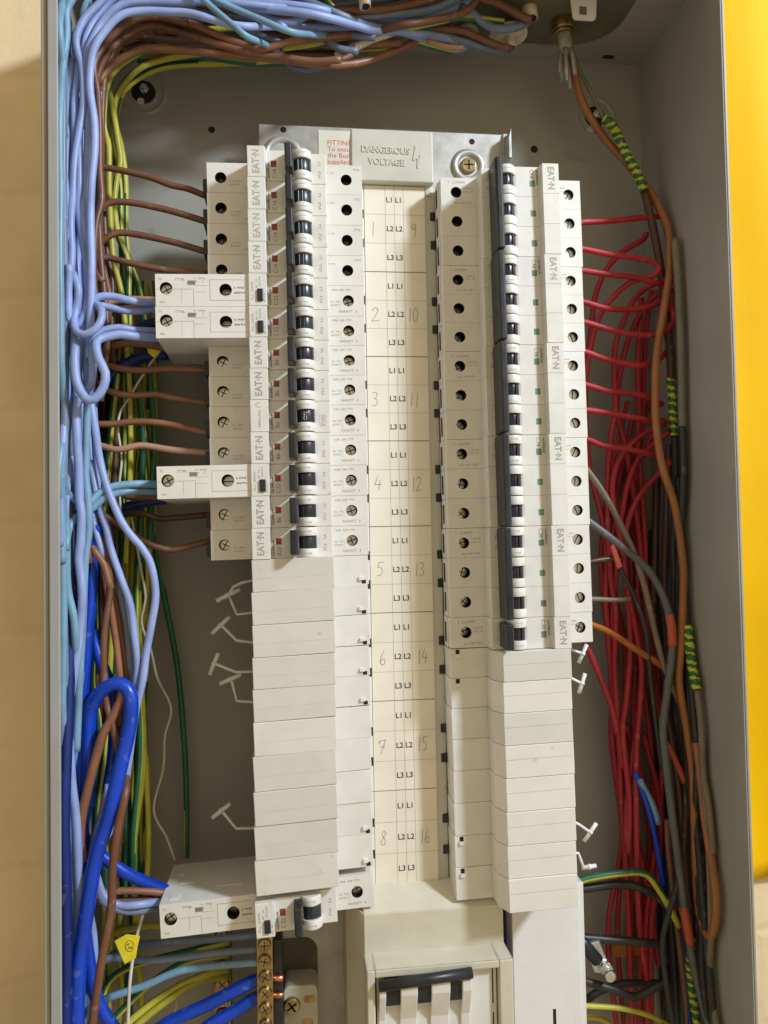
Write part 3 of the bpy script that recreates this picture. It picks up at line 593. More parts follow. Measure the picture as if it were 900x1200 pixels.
bar('neutral_bar', 'bright brass terminal bar with a row of screws under the bottom breaker', 301, 320, 1097, -32, 9.2, 'brass', 'brass')
bar('earth_bar', 'dark tarnished terminal bar behind the bundle, left of the bright brass bar', 250, 271, 1088, -66, 9.6, 'tarnish', 'tarnish')
x0, x1 = W(321, 1150, -40)[0], W(331, 1150, -40)[0]; b = MB(); b.box(x0, x1, -420, W(325, 1100, -40)[1], -75, -38); o = b.build('insulator_strip', 'black', None, (x0, -420, -75), .4); tag(o, 'black insulator strip along the right of the brass bar', 'insulator')
x0, y1, _ = W(332, 1157, -56); x1, y0, _ = W(374, 1260, -56)
t = thing('bracket', 'beige plastic bracket with brass cross head screw beside the brass bar', 'bracket', (x0, y0, -75)); oo = (x0, y0, -75)
b = MB(); b.slab(rrect(x0, x1, y0, y1, 4), -75, -56); b.build('bracket_plate', 'switch_beige', t, oo, .8)
xx, yy, _ = W(342, 1180, -54); b = MB(); b.cyl(xx, yy, -56, -53.5, 5.4, 0, 24, 4.8); b.line([(xx - 2.6, yy - 1.8), (xx + 2.6, yy + 1.8)], 1.3, -53.45, 1); b.line([(xx - 1.8, yy + 2.6), (xx + 1.8, yy - 2.6)], 1.3, -53.45, 1); b.build('bracket_screw', ['brass', 'void'], t, oo, .4)
b = MB(); b.slab(rrect(xx + 7, xx + 15, yy + .5, yy + 5, 2.2), -56, -55.9); b.slab(rrect(xx + 6, xx + 13, yy - 14, yy - 9, 2.2), -56, -55.9); b.build('oblong_slot', 'tarnish', t, oo)
for v in (1147, 1167):
    xx, yy, _ = W(322, v, -36); b = MB(); b.tube([(xx - 3, yy, -37), (xx + 2, yy, -36.5), (xx + 5, yy, -36)], 1.9, 10); o = b.build('copper_end', 'copper', None, (xx, yy, -36)); tag(o, '%s of two stripped copper ends poking past the brass bar' % ('upper' if v < 1150 else 'lower'), 'wire end', 'copper ends at the brass bar')
xx, yy, _ = W(356, 1140, -74); b = MB(); b.slab(rrect(xx - 21, xx + 9, yy - 10, yy + 22, 9), -75, -74.7); o = b.build('pan_opening', 'olive', ch, cho)

# ------------------------------------------------------------------ top fittings: brass gland, white bracket, cable bushes
x, y, z = W(660, 46, -58); g = thing('cable_gland', 'brass cable gland in the top plate with a frayed grey sheath', 'gland', (x, 346, z)); go = (x, 346, z)
b = MB(); b.tube([(x, 347, z), (x, 339, z)], 8.0, 20); b.tube([(x, 339, z), (x, 337, z)], 6.6, 20); b.build('gland_nut', 'brass', g, go, .5)
b = MB(); b.tube([(x + .5, 340, z), (x + 1.5, 331, z), (x + 2, 324, z - 1)], 4.6, 14); b.build('outer_sheath', 'sheath', g, go)
b = MB()
for k in range(6):
    a = k * 1.05; dx, dz = math.cos(a) * 3.9, math.sin(a) * 3.9
    b.tube([(x + 2 + dx * .9, 326, z + dz * .9), (x + 2.4 + dx * 1.25, 317, z + dz * 1.2), (x + 2.6 + dx * 1.45, 311 - k % 3 * 4, z + dz * 1.3)], lambda q: 1.9 * (1 - .55 * q), 6)
b.build('frayed_sheath', 'sheath', g, go)
x0, y0, _ = W(672, 22, -30); b = MB()
pl = rrect(x0, x0 + 15, y0, y0 + 26, 2.5); b.slab([(px + (py - y0) * -.10 if px < x0 + 7 else px + (py - y0) * .06, py) for px, py in pl], -31.5, -30); b.slab(rrect(x0 + 4, x0 + 9, y0 + 3, y0 + 8.5, .4), -30, -29.9, 1)
o = b.build('plastic_clip', ['white', 'gland_plate'], None, (x0, y0, -31), .4); tag(o, 'white plastic clip with a square hole hanging from the top edge', 'clip')
def bush(u, v, z, r, L_, label, fl=2.6):
    x, y, _ = W(u, v, z); t = thing('cable_bush', label, 'cable bush', (x, y + L_, z), 'cream cable bushes under the top plate'); oo = (x, y + L_, z)
    b = MB(); b.tube([(x - 1, y + L_ + 8, z), (x, y + L_ * .5, z), (x + .5, y, z)], r, 14); b.build('bush_tube', 'conn', t, oo)
    b = MB(); b.tube([(x - 1.5, y + L_ + 2, z), (x - 1.4, y + L_ - .5, z)], r * fl, 20); b.build('bush_flange', 'conn', t, oo, .8)
    b = MB(); b.tube([(x + .5, y - .02, z), (x + .5, y - .15, z)], r * .8, 12); b.build('bush_mouth', 'void', t, oo)
bush(621, 22, -48, 5.0, 8, 'rightmost and largest cream cable bush under the top plate'); bush(598, 56, -62, 3.4, 8, 'lower cream cable bush with a brown wire end, under the largest one', 3.9)
bush(549, 53, -66, 3.2, 8, 'small cream bush behind the wires left of the two brown ended ones'); bush(427, 8, -20, 3.6, 12, 'cream sleeve end at the top edge above the middle of the wires')

# ------------------------------------------------------------------ cables
def smooth(P, step=3.2):
    P = [Vector(p) for p in P]; Q = [P[0] * 2 - P[1]] + P + [P[-1] * 2 - P[-2]]; out = []
    for i in range(1, len(Q) - 2):
        a, b_, c, d = Q[i - 1], Q[i], Q[i + 1], Q[i + 2]; n = max(2, int((c - b_).length / step))
        for k in range(n):
            t = k / n; out.append(.5 * ((2 * b_) + (c - a) * t + (2 * a - 5 * b_ + 4 * c - d) * t * t + (3 * b_ - a - 3 * c + d) * t ** 3))
    out.append(P[-1]); return out
NC = 0
def cable(color, r, z, pts, label, group=None, cat='wire', jit=.25, name=None):
    """pts: (u,v) photo positions, with an optional own depth as third value; z: depth or (start,end)"""
    global NC; NC += 1
    n = len(pts); P = []
    for i, q in enumerate(pts):
        zz = q[2] if len(q) > 2 else (z[0] + (z[1] - z[0]) * i / (n - 1) if isinstance(z, tuple) else z)
        if len(q) < 3: zz += random.uniform(-1, 1) * 1.2
        w_ = W(q[0], q[1], zz); lim = CX1 - 2.2 - r if w_[0] > 0 else CX0 + .6 + r        # keep clear of the cabinet's side walls
        if (w_[0] > lim > 0) or (w_[0] < lim < 0):
            zz = DIST - (DIST - zz) * lim / w_[0]; w_ = W(q[0], q[1], zz)
        P.append((w_[0] + random.uniform(-jit, 0 if w_[0] > 200 else jit), w_[1], zz))
    C = smooth(P); b = MB(); og = tuple(C[0]); nm = name or {'gy': 'earth_wire', 'tape': 'taped_sleeve'}.get(color, 'wire')
    if color == 'gy':
        tw = random.uniform(.02, .07); ph = random.randint(0, 4)
        b.tube(C, r, 10, 0, lambda i, j: 1 if (int(j + ph + i * tw) % 10) < 4 else 0); mats = ['green', 'stripe_yellow']
    elif color == 'tape':
        C = smooth(P, 1.0); b.tube(C, lambda q: r * (1 + .03 * math.sin(q * 90)), 12, 0, lambda i, j: 1 if ((i + j * .42 + .5 * math.sin(i * .8)) % 5.2) < 2.2 else 0); mats = ['tape_green', 'tape_yellow']
    else: b.tube(C, r, 10 if r < 2.8 else 14); mats = [color]
    o = b.build(nm, mats, None, og); return tag(o, label, cat, group)

RL = 2.15
LBL = 'light blue wire in the tangled bundle running down inside the left edge'; LBG = 'light blue wires in the left bundle'
def lb(pts, z, c='light_blue', r=RL, label=LBL, group=LBG): cable(c, r, z, pts, label, group)
# --- left bundle, light blue, front layer
lb([(135, -25), (120, 0), (100, 20), (90, 42), (90, 58), (96.5, 83), (98.5, 117), (93, 150), (88, 185), (85, 225), (83, 262), (84, 300), (80, 340)], -8)
lb([(230, -14), (170, -12), (145, -8), (130, 2), (113, 20), (101, 45), (98, 75), (103, 108), (103, 140), (102, 182), (98, 223), (98, 257), (103, 290), (105, 335), (106, 380), (104, 430)], -12)
lb([(548, 52, -64), (520, 52, -58), (480, 41, -50), (440, 30, -40), (370, 14, -24), (300, 6), (250, 2), (200, 3), (153, 4), (133, 12), (117, 30), (105, 55), (100, 83), (101, 110), (95, 140), (93, 162), (93, 215), (92, 243), (97, 282), (102, 315), (102, 345), (98, 380), (92, 420), (90, 470)], -10)
lb([(560, -12, -62), (520, 10, -58), (480, 27, -52), (430, 34, -44), (340, 31, -26), (287, 31), (260, 26), (225, 16), (200, 14), (167, 13), (142, 18), (122, 37), (110, 58), (106, 83), (106, 108), (110, 142), (111, 173), (107, 215), (106, 257), (107, 307), (107, 345), (105, 390), (104, 420)], -6)
lb([(84, 70), (82, 100), (80, 140), (81, 173), (77.5, 212), (75, 240), (75, 265), (79, 298), (80, 340)], -14)
lb([(92, 75), (90, 95), (87, 117), (87.5, 140), (87.5, 198), (84, 240), (84, 275), (86, 310), (89, 340)], -12)
lb([(99, 110), (96, 150), (94, 185), (96, 230), (95, 270), (90, 310), (92, 350), (86, 400), (83, 460)], -22)
lb([(140, -8), (112, 14), (97, 45), (94, 90), (91, 140), (90, 210), (88, 280), (90, 340)], -26)
lb([(170, -3), (140, 5), (118, 26), (106, 60), (104, 100), (108, 160), (104, 230), (110, 300), (100, 400), (98, 470)], -24)
lb([(76, 380), (77, 430), (80, 470), (84, 520), (80, 560), (75, 600), (77, 640)], -20)
lb([(84, 385), (80, 420), (84, 460), (88, 480), (86, 520), (80, 555), (76, 590), (76, 620)], -16)
lb([(96, 470), (97, 510), (95, 560), (97, 600), (100, 640), (98, 690), (92, 760), (84, 840)], -24)
lb([(94, 465), (89, 478), (90, 512), (92, 553), (93, 587), (96, 603), (94, 637), (93, 655), (97, 697), (94, 738), (90, 772), (83, 813), (78, 840), (82, 878), (85, 920), (90, 962), (92, 1020), (94, 1070), (88, 1130), (86, 1210)], -6, r=2.4)
lb([(108, 600), (112, 620), (117, 640), (121, 655)], -20)
lb([(86, 535), (88, 560), (92, 590)], -18)
lb([(86, 730), (90, 765), (94, 790), (88, 830)], -14)
# --- teal
TB_ = 'teal blue wire hugging the left edge of the cabinet'; TG = 'teal blue wires at the left edge'
def tl(pts, z, label=TB_, group=TG, r=RL): cable('teal_blue', r, z, pts, label, group)
tl([(90, -12), (84, 0), (78, 13), (77.5, 42), (73, 83), (69.5, 133), (70, 180), (71, 225), (70, 300), (71, 360), (72, 430), (76, 470), (77, 495), (74, 528), (71, 560), (73, 610), (72, 660)], -4)
tl([(78, -8), (71, 17), (70, 42), (73, 70), (76, 110), (74, 160)], -10)
tl([(104, 0), (98, 15), (99, 40)], -20)
tl([(100, 400), (102, 440), (103, 470), (102, 503), (100, 553), (103, 587), (104, 620), (100, 660), (97, 720), (93, 800), (90, 880)], -10)
tl([(72, 520), (69, 552), (72, 585), (77, 612), (78, 640), (79, 688), (86, 722), (89, 745), (90, 790, -12), (91, 850, -24), (93, 930, -30)], -4)
tl([(78, 560), (72, 600), (73, 640), (74, 697), (74, 760), (73, 830), (76, 870), (79, 937), (82, 987), (84, 1040), (80, 1100), (82, 1210)], -8)
tl([(86, 820), (84, 850), (80, 890), (82, 950), (86, 1010), (85, 1060), (90, 1120)], -13)
tl([(93, 760), (92, 790), (90, 830), (88, 870), (87, 930, -24), (88, 1000, -30)], -14)
tl([(69, 555), (73, 568), (83, 583), (102, 591), (113, 580), (133, 570), (163, 567), (184, 568, -30), (200, 568, -34)], (-4, -26), 'upper teal blue wire curving into the single long breaker', None)
tl([(77, 645), (80, 623), (88, 607), (105, 598), (125, 582), (150, 576), (184, 576, -32), (200, 576, -36)], (-3, -28), 'lower teal blue wire curving into the single long breaker', None)
# --- wires that loop into the two long breakers
lb([(81, 310), (80, 335), (80, 353), (81, 373), (88, 383), (98, 372), (105, 355), (117, 347.5), (133, 347.5), (157, 353), (183, 355, -24), (200, 355, -30)], (-2, -14), label='light blue wire dipping in a tight hook before entering the upper long breaker', group=None)
lb([(86, 320), (92, 340), (89, 360), (86, 378, -4), (90, 389, 0), (100, 392, 2), (113, 385, 2), (120, 372, 0), (118, 360, -3), (112, 356, -8), (119, 358, -12), (137, 362, -14), (157, 365, -18), (183, 362, -26), (200, 361, -32)], -6, label='light blue wire making a small round loop beside the upper long breaker', group=None)
lb([(200, 388, -34), (183, 388, -26), (158, 387, -14), (140, 384, -10), (122, 387, -8), (113, 392, -6), (108, 402, -5), (108, 428, -5), (107, 450, -6), (100, 457, -8), (93, 448, -12), (90, 430, -16)], -8, label='light blue wire leaving the lower long breaker and turning down into the inner loop', group=None)
lb([(200, 396, -34), (183, 396, -24), (157, 394, -10), (140, 392, -7), (117, 397, -3), (112, 405, 0), (115, 420, 1), (123, 437, 2), (122, 453, 2), (112, 467, 2), (100, 467, 2), (90, 450, 1), (87.5, 428, 0), (88, 403, -3), (88, 380, -8)], -3, r=2.5, label='light blue wire hanging in a long open loop below the lower long breaker', group=None)
# --- long light blue ones to the right of the bundle, lower half
lb([(105, 465), (107, 478), (112, 503), (117, 537), (125, 570), (140, 607), (153, 627), (167, 643), (177, 663), (182, 697), (178, 730), (172, 763), (167, 797), (160, 830), (154, 865), (150, 900), (143, 940), (128, 975), (110, 1005), (106, 1050)], (-14, -16), label='light blue wire bowing furthest out to the right of the bundle', group=None)
lb([(106, 540), (112, 575), (118, 598), (125, 620), (128, 635), (133, 655), (143, 680), (153, 710), (158, 747), (161, 780), (158, 813), (155, 850)], -18)
lb([(120, 610), (126, 640), (132, 660), (140, 688), (148, 730), (152, 772), (152, 800), (150, 830)], -24, 'grey_blue')
lb([(128, 920), (118, 960), (110, 985), (105, 1015), (104, 1060), (110, 1110), (109, 1210)], -20)
lb([(110, 1012), (115, 1032), (123, 1051), (141, 1061), (165, 1060), (184, 1057, -30), (200, 1055, -34)], (-14, -28), label='upper light blue wire entering the bottom long breaker', group=None)
cable('grey_blue', RL, (-16, -30), [(112, 1030), (120, 1055), (144, 1067), (165, 1067), (184, 1064, -32), (200, 1061, -36)], 'lower grey blue wire entering the bottom long breaker')
rnd = random.Random(3)
for a in range(9):
    x = 78 + a * 4; dx = lambda: rnd.uniform(-7, 7)
    lb([(x + 8 + dx() * .4, 60 + 6 * a), (x + dx(), 150), (x + dx(), 240), (x + dx(), 330), (x + dx(), 430), (x + dx(), 540), (x + dx(), 640)] + ([(x + dx(), 740), (x - 4 + dx(), 850), (x - 6 + dx() * .5, 960), (x - 4, 1080), (x - 2, 1215)] if a % 2 else []), -26 - (a * 5) % 12, ('light_blue', 'grey_blue', 'light_blue')[a % 3], 1.9)
for a in range(6):
    x = 74 + a * 5.3; lb([(x, 40), (x + 3 * math.sin(a), 200), (x + 2, 420), (x + 4 * math.sin(a * 2), 640), (x + 2, 820), (x + 3, 1000), (x + 2, 1215)], -36 - 4 * (a % 3), 'grey_blue')
# --- thick deep blue cables
DB = 'thick deep blue cable'
def db(pts, z, label, r=3.5, group=None, c='deep_blue'): cable(c, r, z, pts, label, group, 'cable')
db([(116, 615), (112, 635), (108, 655), (107, 690), (103, 738), (100, 780), (98, 830), (95, 870), (93, 920), (93, 980), (97, 1040)], (-22, -16), 'thick deep blue cable running straight down the middle of the left bundle', 3.5)
db([(106, 730), (110, 750), (117, 772), (127, 797), (134, 825), (132, 880), (126, 930)], -26, 'thick deep blue cable slanting down behind the brown wire', 3.2)
db([(103, 945), (104, 890), (104, 858), (107, 830), (117, 813), (130, 803), (142, 802), (152, 813), (154, 835), (150, 862), (140, 903), (128, 953), (113, 1003), (105, 1050), (97, 1100), (92, 1145), (89, 1215)], (-18, 1), 'thick deep blue cable in a hairpin bend, sweeping down to the lower left', 4.0)
db([(104, 940), (97, 965), (100, 985), (120, 1003), (149, 1024), (181, 1038, -34), (199.5, 1046, -38)], (-18, -30), 'thick deep blue cable running right into the bottom long breaker', 3.4)
db([(96, 1060), (101, 1100), (108, 1150), (118, 1180), (133, 1205), (150, 1225)], -18, 'thick deep blue cable bending to the right at the lower left', 3.6)
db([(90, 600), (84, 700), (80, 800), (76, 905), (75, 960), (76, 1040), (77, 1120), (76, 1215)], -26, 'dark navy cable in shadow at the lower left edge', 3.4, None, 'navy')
db([(180, 1212), (194, 1200), (245, 1176), (299, 1149, -38), (312, 1145, -38)], (-40, -38), 'upper thick blue cable rising into the brass bar', 3.7)
db([(230, 1215), (248, 1200), (275, 1185), (299, 1170, -38), (312, 1166, -38)], (-38, -38), 'lower thick blue cable rising into the brass bar', 3.7)
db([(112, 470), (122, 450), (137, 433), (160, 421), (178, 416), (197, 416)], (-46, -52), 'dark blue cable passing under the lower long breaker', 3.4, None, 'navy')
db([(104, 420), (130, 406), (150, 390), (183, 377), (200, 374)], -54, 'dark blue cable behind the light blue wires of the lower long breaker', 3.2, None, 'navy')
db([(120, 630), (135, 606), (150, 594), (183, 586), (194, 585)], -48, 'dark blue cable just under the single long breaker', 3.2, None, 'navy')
# --- brown wires into the left breakers
BRG = 'brown wires feeding the left breakers'
def br(pts, row, z, label, c='brown', r=1.95):
    y = pts[-1]; cable(c, r, z, pts + [(262, pts[-1][1] + (pts[-1][1] - 632) * -.004, -40)], label, BRG)
br([(118, 240), (114, 215), (113, 202), (118, 196), (143, 200), (177, 208), (200, 217), (220, 221), (246, 231)], 0, (-30, -38), 'topmost brown wire arching into the first breaker of the left column')
br([(110, 285), (113, 254), (125, 239), (150, 237), (200, 247), (246, 261)], 1, (-28, -38), 'brown wire arching into the second breaker of the left column')
br([(108, 320), (112, 293), (127, 277), (147, 273), (200, 283), (246, 296)], 2, (-28, -38), 'brown wire arching into the third breaker of the left column')
br([(122, 331), (114, 322), (112, 310), (117, 303), (127, 302), (150, 308), (175, 313), (200, 317), (246, 321)], 3, (-26, -38), 'brown wire with a hooked start entering the fourth breaker of the left column')
br([(100, 420), (122, 427), (143, 432), (167, 434), (200, 432), (248, 434)], 6, (-36, -38), 'gently waved brown wire entering the breaker right under the paired long breakers', 'orange_brown')
br([(104, 440), (113, 448), (125, 457), (150, 463), (183, 462), (200, 466), (248, 473)], 7, (-34, -38), 'brown wire entering the breaker just above the ON toggle one', 'orange_brown')
br([(100, 498), (114, 497), (133, 497), (158, 494), (183, 495), (200, 497.5), (248, 508)], 8, (-36, -38), 'brown wire entering the breaker with the ON toggle', 'orange_brown')
br([(104, 524), (117, 522), (137, 527), (163, 522), (183, 524), (200, 527), (248, 531)], 9, (-34, -38), 'pale pinkish brown wire entering the breaker under the ON toggle one', 'pale_brown')
br([(128, 607), (143, 603), (167, 602), (188, 608), (200, 607), (250, 603)], 11, (-44, -40), 'brown wire entering the breaker under the single long breaker', 'dark_brown')
br([(143, 905, -24), (138, 880, -14), (132, 850), (124, 822), (122, 780), (123, 738), (128, 697), (128, 663), (121, 635), (114, 607), (118, 602), (140, 616), (175, 637), (200, 644), (222, 640), (250, 633)], 12, (-6, -38), 'brown wire rising from below and folding over to the lowest short breaker', 'brown')
cable('orange_brown', 2.1, -40, [(100, 425), (117, 412), (150, 402), (188, 407), (215, 410)], 'brown wire running under the lower long breaker')
cable('pale_brown', 2.0, -32, [(104, 372), (123, 357), (150, 351), (185, 352), (205, 353)], 'pale brown wire behind the light blue ones at the upper long breaker')
cable('orange_brown', 2.0, -36, [(104, 392), (117, 372), (140, 360), (185, 357), (205, 357)], 'orange brown wire between the light blue ones at the upper long breaker')
cable('brown', 2.1, -40, [(98, 566), (112, 565), (130, 570), (150, 582), (185, 582), (210, 582)], 'brown wire running under the teal wires of the single long breaker')
# brown verticals
BVL = 'brown wire among those running down the left bundle'; BVG = 'brown wires running down the left bundle'
def bv(pts, z, c='brown', r=2.0): cable(c, r, z, pts, BVL, BVG)
bv([(220, 27), (190, 20), (165, 21), (140, 34), (120, 55), (110, 78), (114, 110), (117, 150), (117, 200), (119, 235), (112, 265), (110, 320), (114, 370)], -22)
bv([(233, 45), (200, 34), (175, 30), (150, 40), (130, 58), (117, 80), (112, 105), (114, 150), (114, 230), (118, 300), (122, 340), (126, 400), (118, 470)], -28)
bv([(260, 46), (215, 30), (180, 28), (152, 36), (128, 56), (116, 75), (110, 100)], -30)
bv([(170, 36), (145, 48), (128, 68), (122, 90), (120, 130), (118, 190), (117, 260), (121, 310), (128, 350), (126, 380)], -34)
bv([(122, 80), (118, 110), (116, 160), (120, 230), (124, 290), (131, 330), (130, 380), (133, 430)], -40, 'dark_brown')
bv([(136, 470), (136, 520), (135, 560), (133, 620), (126, 700), (121, 780)], -52, 'dark_brown')
bv([(118, 640), (124, 680), (131, 722), (137, 760), (141, 800), (138, 850)], -20, 'orange_brown')
bv([(122, 650), (130, 690), (136, 713), (145, 765), (149, 800), (146, 850)], -24, 'brown')
bv([(104, 660), (106, 640), (112, 648), (122, 662), (130, 690)], -12, 'orange_brown')
bv([(116, 640), (118, 680), (120, 740), (118, 790)], -30, 'dark_brown')
bv([(138, 850), (147, 900), (146, 940), (139, 985), (135, 1050)], -26, 'dark_brown')
cable('orange_brown', 2.6, -10, [(147, 800), (141, 822), (128, 848), (120, 862), (108, 903), (97, 950), (94, 975), (96, 1010)], 'orange brown wire slanting across in front of the deep blue cables')
cable('brown', 2.3, -2, [(142, 880, -26), (147, 905, -18), (147, 928, -6), (138, 970), (132, 1020), (130, 1065), (119, 1125), (107, 1205)], 'dark brown wire curving down in front of the yellow tag')
cable('orange_brown', 2.1, (-22, -34), [(105, 1050), (128, 1045), (160, 1044), (187, 1046), (199, 1049)], 'upper brown wire entering the bottom long breaker')
cable('brown', 2.1, (-24, -36), [(95, 1050), (112, 1056), (149, 1056), (184, 1053), (198, 1053)], 'lower brown wire entering the bottom long breaker')
# --- green and yellow earth wires, left
EL = 'green and yellow striped earth wire running down behind the left bundle'; EG = 'earth wires running down the left side'
def gy(pts, z, r=2.0, label=EL, group=EG): cable('gy', r, z, pts, label, group, 'earth wire')
gy([(330, 52), (280, 38), (240, 40), (200, 50), (167, 62), (140, 80), (128, 97), (123, 125), (122, 150), (127, 173), (128, 223), (130, 273), (133, 307), (142, 345), (148, 400), (152, 470), (152, 540), (150, 600), (146, 660)], -50)
gy([(330, 60), (260, 60), (200, 68), (167, 78), (150, 93), (136, 115), (134, 140), (142, 173), (147, 215), (147, 273), (152, 307), (163, 340), (172, 400), (178, 470), (182, 520), (178, 570), (176, 640)], -60)
gy([(340, 72), (260, 74), (200, 77), (167, 88), (143, 108), (135, 135)], -68, 2.2)
gy([(127, 105), (133, 133), (138, 165), (141, 190), (136, 215), (134, 240), (138, 273), (150, 307), (150, 350), (154, 420), (164, 470), (168, 520), (166, 580), (164, 660)], -54)
gy([(124, 130), (130, 170), (140, 215), (141, 260), (143, 300), (146, 350), (140, 400), (134, 470), (126, 540), (124, 600), (127, 650)], -58)
gy([(160, 330), (168, 370), (174, 420), (176, 480), (174, 540), (178, 600), (182, 637), (190, 687), (207, 775), (214, 850), (218, 920), (219, 1005)], -80, 1.9, 'green and yellow earth wire standing apart furthest right behind the left bundle', None)
gy([(146, 400), (158, 450), (160, 500), (155, 560), (160, 620), (163, 700), (164, 780), (166, 840), (168, 900), (160, 960), (155, 1010), (158, 1080)], -62)
gy([(138, 430), (130, 500), (126, 560), (118, 640), (112, 730), (108, 800), (116, 850), (114, 920), (110, 1000)], -48)
gy([(150, 420), (144, 500), (150, 560), (146, 640), (140, 700), (144, 800), (148, 880), (152, 930), (158, 990), (160, 1060)], -66)
gy([(172, 480), (160, 560), (152, 640), (150, 720), (158, 800), (164, 860), (172, 900), (171, 950), (164, 985), (168, 1020), (172, 1050)], -70)
gy([(162, 440), (170, 520), (172, 600), (168, 690), (160, 780), (160, 850), (156, 910), (150, 990), (144, 1060)], -74)
gy([(180, 440), (182, 520), (180, 600), (172, 660), (164, 720), (160, 800)], -76)
gy([(138, 640), (132, 720), (128, 800), (126, 860), (120, 940), (124, 1010), (128, 1080)], -60)
gy([(126, 850), (120, 900), (114, 950), (116, 1010)], -40)
gy([(134, 1040), (130, 1090), (126, 1150), (128, 1215)], -60); gy([(142, 1050), (139, 1110), (143, 1160), (138, 1215)], -66); gy([(152, 1040), (155, 1100), (150, 1150), (156, 1215)], -72); gy([(165, 1050), (160, 1110), (166, 1160), (164, 1215)], -64); gy([(124, 1060), (121, 1120), (124, 1170), (118, 1215)], -56)
rnd = random.Random(11)
for k in range(16):
    x = 124 + k * 3.6; P = [(x + rnd.uniform(-6, 6) * (1 if j else .3) - (6 if j > 3 else 0) * (x - 140) / 40, y) for j, y in enumerate((330, 420, 500, 580, 680, 780, 880, 980, 1060))]
    gy(P[(k % 3):], -82 + (k * 7) % 26, 1.8)
for k in range(5):
    x = 112 + k * 5; bv([(x + rnd.uniform(-4, 4), y) for y in (300, 390, 480, 570, 660, 760, 850)], -58 - 3 * k, ('dark_brown', 'brown')[k % 2], 1.9)
EBG = 'earth wires running to the tarnished bar'
gy([(110, 1222), (131, 1197), (170, 1158), (215, 1128), (254, 1120), (268, 1118)], (-40, -62), 2.0, 'earth wire curving up to the tarnished bar just above the teal wire', EBG)
gy([(140, 1215), (152, 1197), (200, 1161), (245, 1141), (268, 1136)], (-38, -62), 2.2, 'upper of two bright earth wires rising to the tarnished bar below the teal wire', EBG)
gy([(148, 1218), (165, 1197), (218, 1158), (245, 1147), (268, 1144)], (-38, -62), 2.2, 'lower of two bright earth wires rising to the tarnished bar below the teal wire', EBG)
gy([(116, 1180), (128, 1150), (150, 1134), (190, 1122), (254, 1107), (268, 1104)], (-50, -64), 2.0, 'earth wire passing behind the yellow tag to the tarnished bar', EBG)
gy([(120, 1105), (134, 1093), (160, 1088), (185, 1085), (250, 1094)], -62, 2.2, 'green earth wire just under the bottom long breaker', EBG)
NG = 'blue wires running to the brass bar'
cable('grey_blue', 2.1, (-34, -36), [(104, 1160), (110, 1136), (128, 1123), (150, 1124), (185, 1125), (260, 1116), (302, 1112), (310, 1111)], 'grey blue wire running level to the brass bar, middle of three', NG)
cable('grey_blue', 2.2, (-48, -38), [(130, 1120), (161, 1108), (230, 1102), (302, 1096), (310, 1096)], 'grey blue wire running level to the brass bar, top of three', NG)
cable('teal_blue', 2.1, (-30, -36), [(100, 1190), (119, 1173), (170, 1155), (215, 1137), (284, 1129), (302, 1128), (310, 1128)], 'teal blue wire rising to the brass bar, lowest of three', NG)
# --- white cords and tag
cable('white_cord', .75, (-44, -40), [(190, 408), (182, 419), (167, 440), (150, 468), (141, 483), (138, 503), (142, 537), (140, 567), (141, 600)], 'thin white cord hanging beside the upper left breakers', None, 'cord')
cable('white_cord', .75, (-50, -64), [(153, 600), (160, 640), (166, 670), (170, 700), (166, 730), (177, 762), (185, 795), (200, 830), (193, 862), (191, 900), (180, 949), (195, 981), (205, 1008)], 'thin off white cord wandering down against the dark back panel', None, 'cord')
P = [W(u, v, -40) for u, v in ((172, 408), (187, 406), (188, 412), (180, 419), (174, 414))]; b = MB(); b.slab([(p[0], p[1]) for p in P][::-1], -40.6, -40); o = b.build('tape_scrap', 'tag', None, P[0], .2); tag(o, 'scrap of yellow tape at the top of the thin white cord', 'tape')
cable('white_cord', .95, (-28, -14), [(172, 1058), (165, 1080), (158, 1105), (155, 1130), (152, 1160), (150, 1212)], 'white cord carrying the yellow tag', None, 'cord')
cable('white_cord', .7, -60, [(205, 1165), (206, 1180), (198, 1195), (180, 1205)], 'short white cord end curling below the earth wires', None, 'cord')
P = [W(u, v, -13) for u, v in ((134, 1103), (148, 1095), (164, 1097), (161, 1110), (159, 1123), (146, 1130), (140, 1117))]; b = MB()
b.slab([(p[0], p[1]) for p in P][::-1], -13.4, -13); yt_ = thing('cable_tag', 'small yellow tape tag folded round a white cord', 'tag', (P[0][0], P[5][1], -13)); og = (P[0][0], P[5][1], -13)
b.build('tape', 'tag', yt_, og, .2); p = MB(); cx, cy = P[3][0] - 4.2, P[3][1] + 1
p.line([(cx + 2.2 * math.cos(a * .5), cy + 3 * math.sin(a * .5)) for a in range(13)], .3, -12.9); p.micro(cx - 1.3, cx + 1.5, cy + .8, 1.2, -12.9, 0, 3); p.micro(cx - 1.3, cx + 1.5, cy - .9, 1.2, -12.9, 0, 4); p.build('tag_print', 'ink_dark', yt_, og)
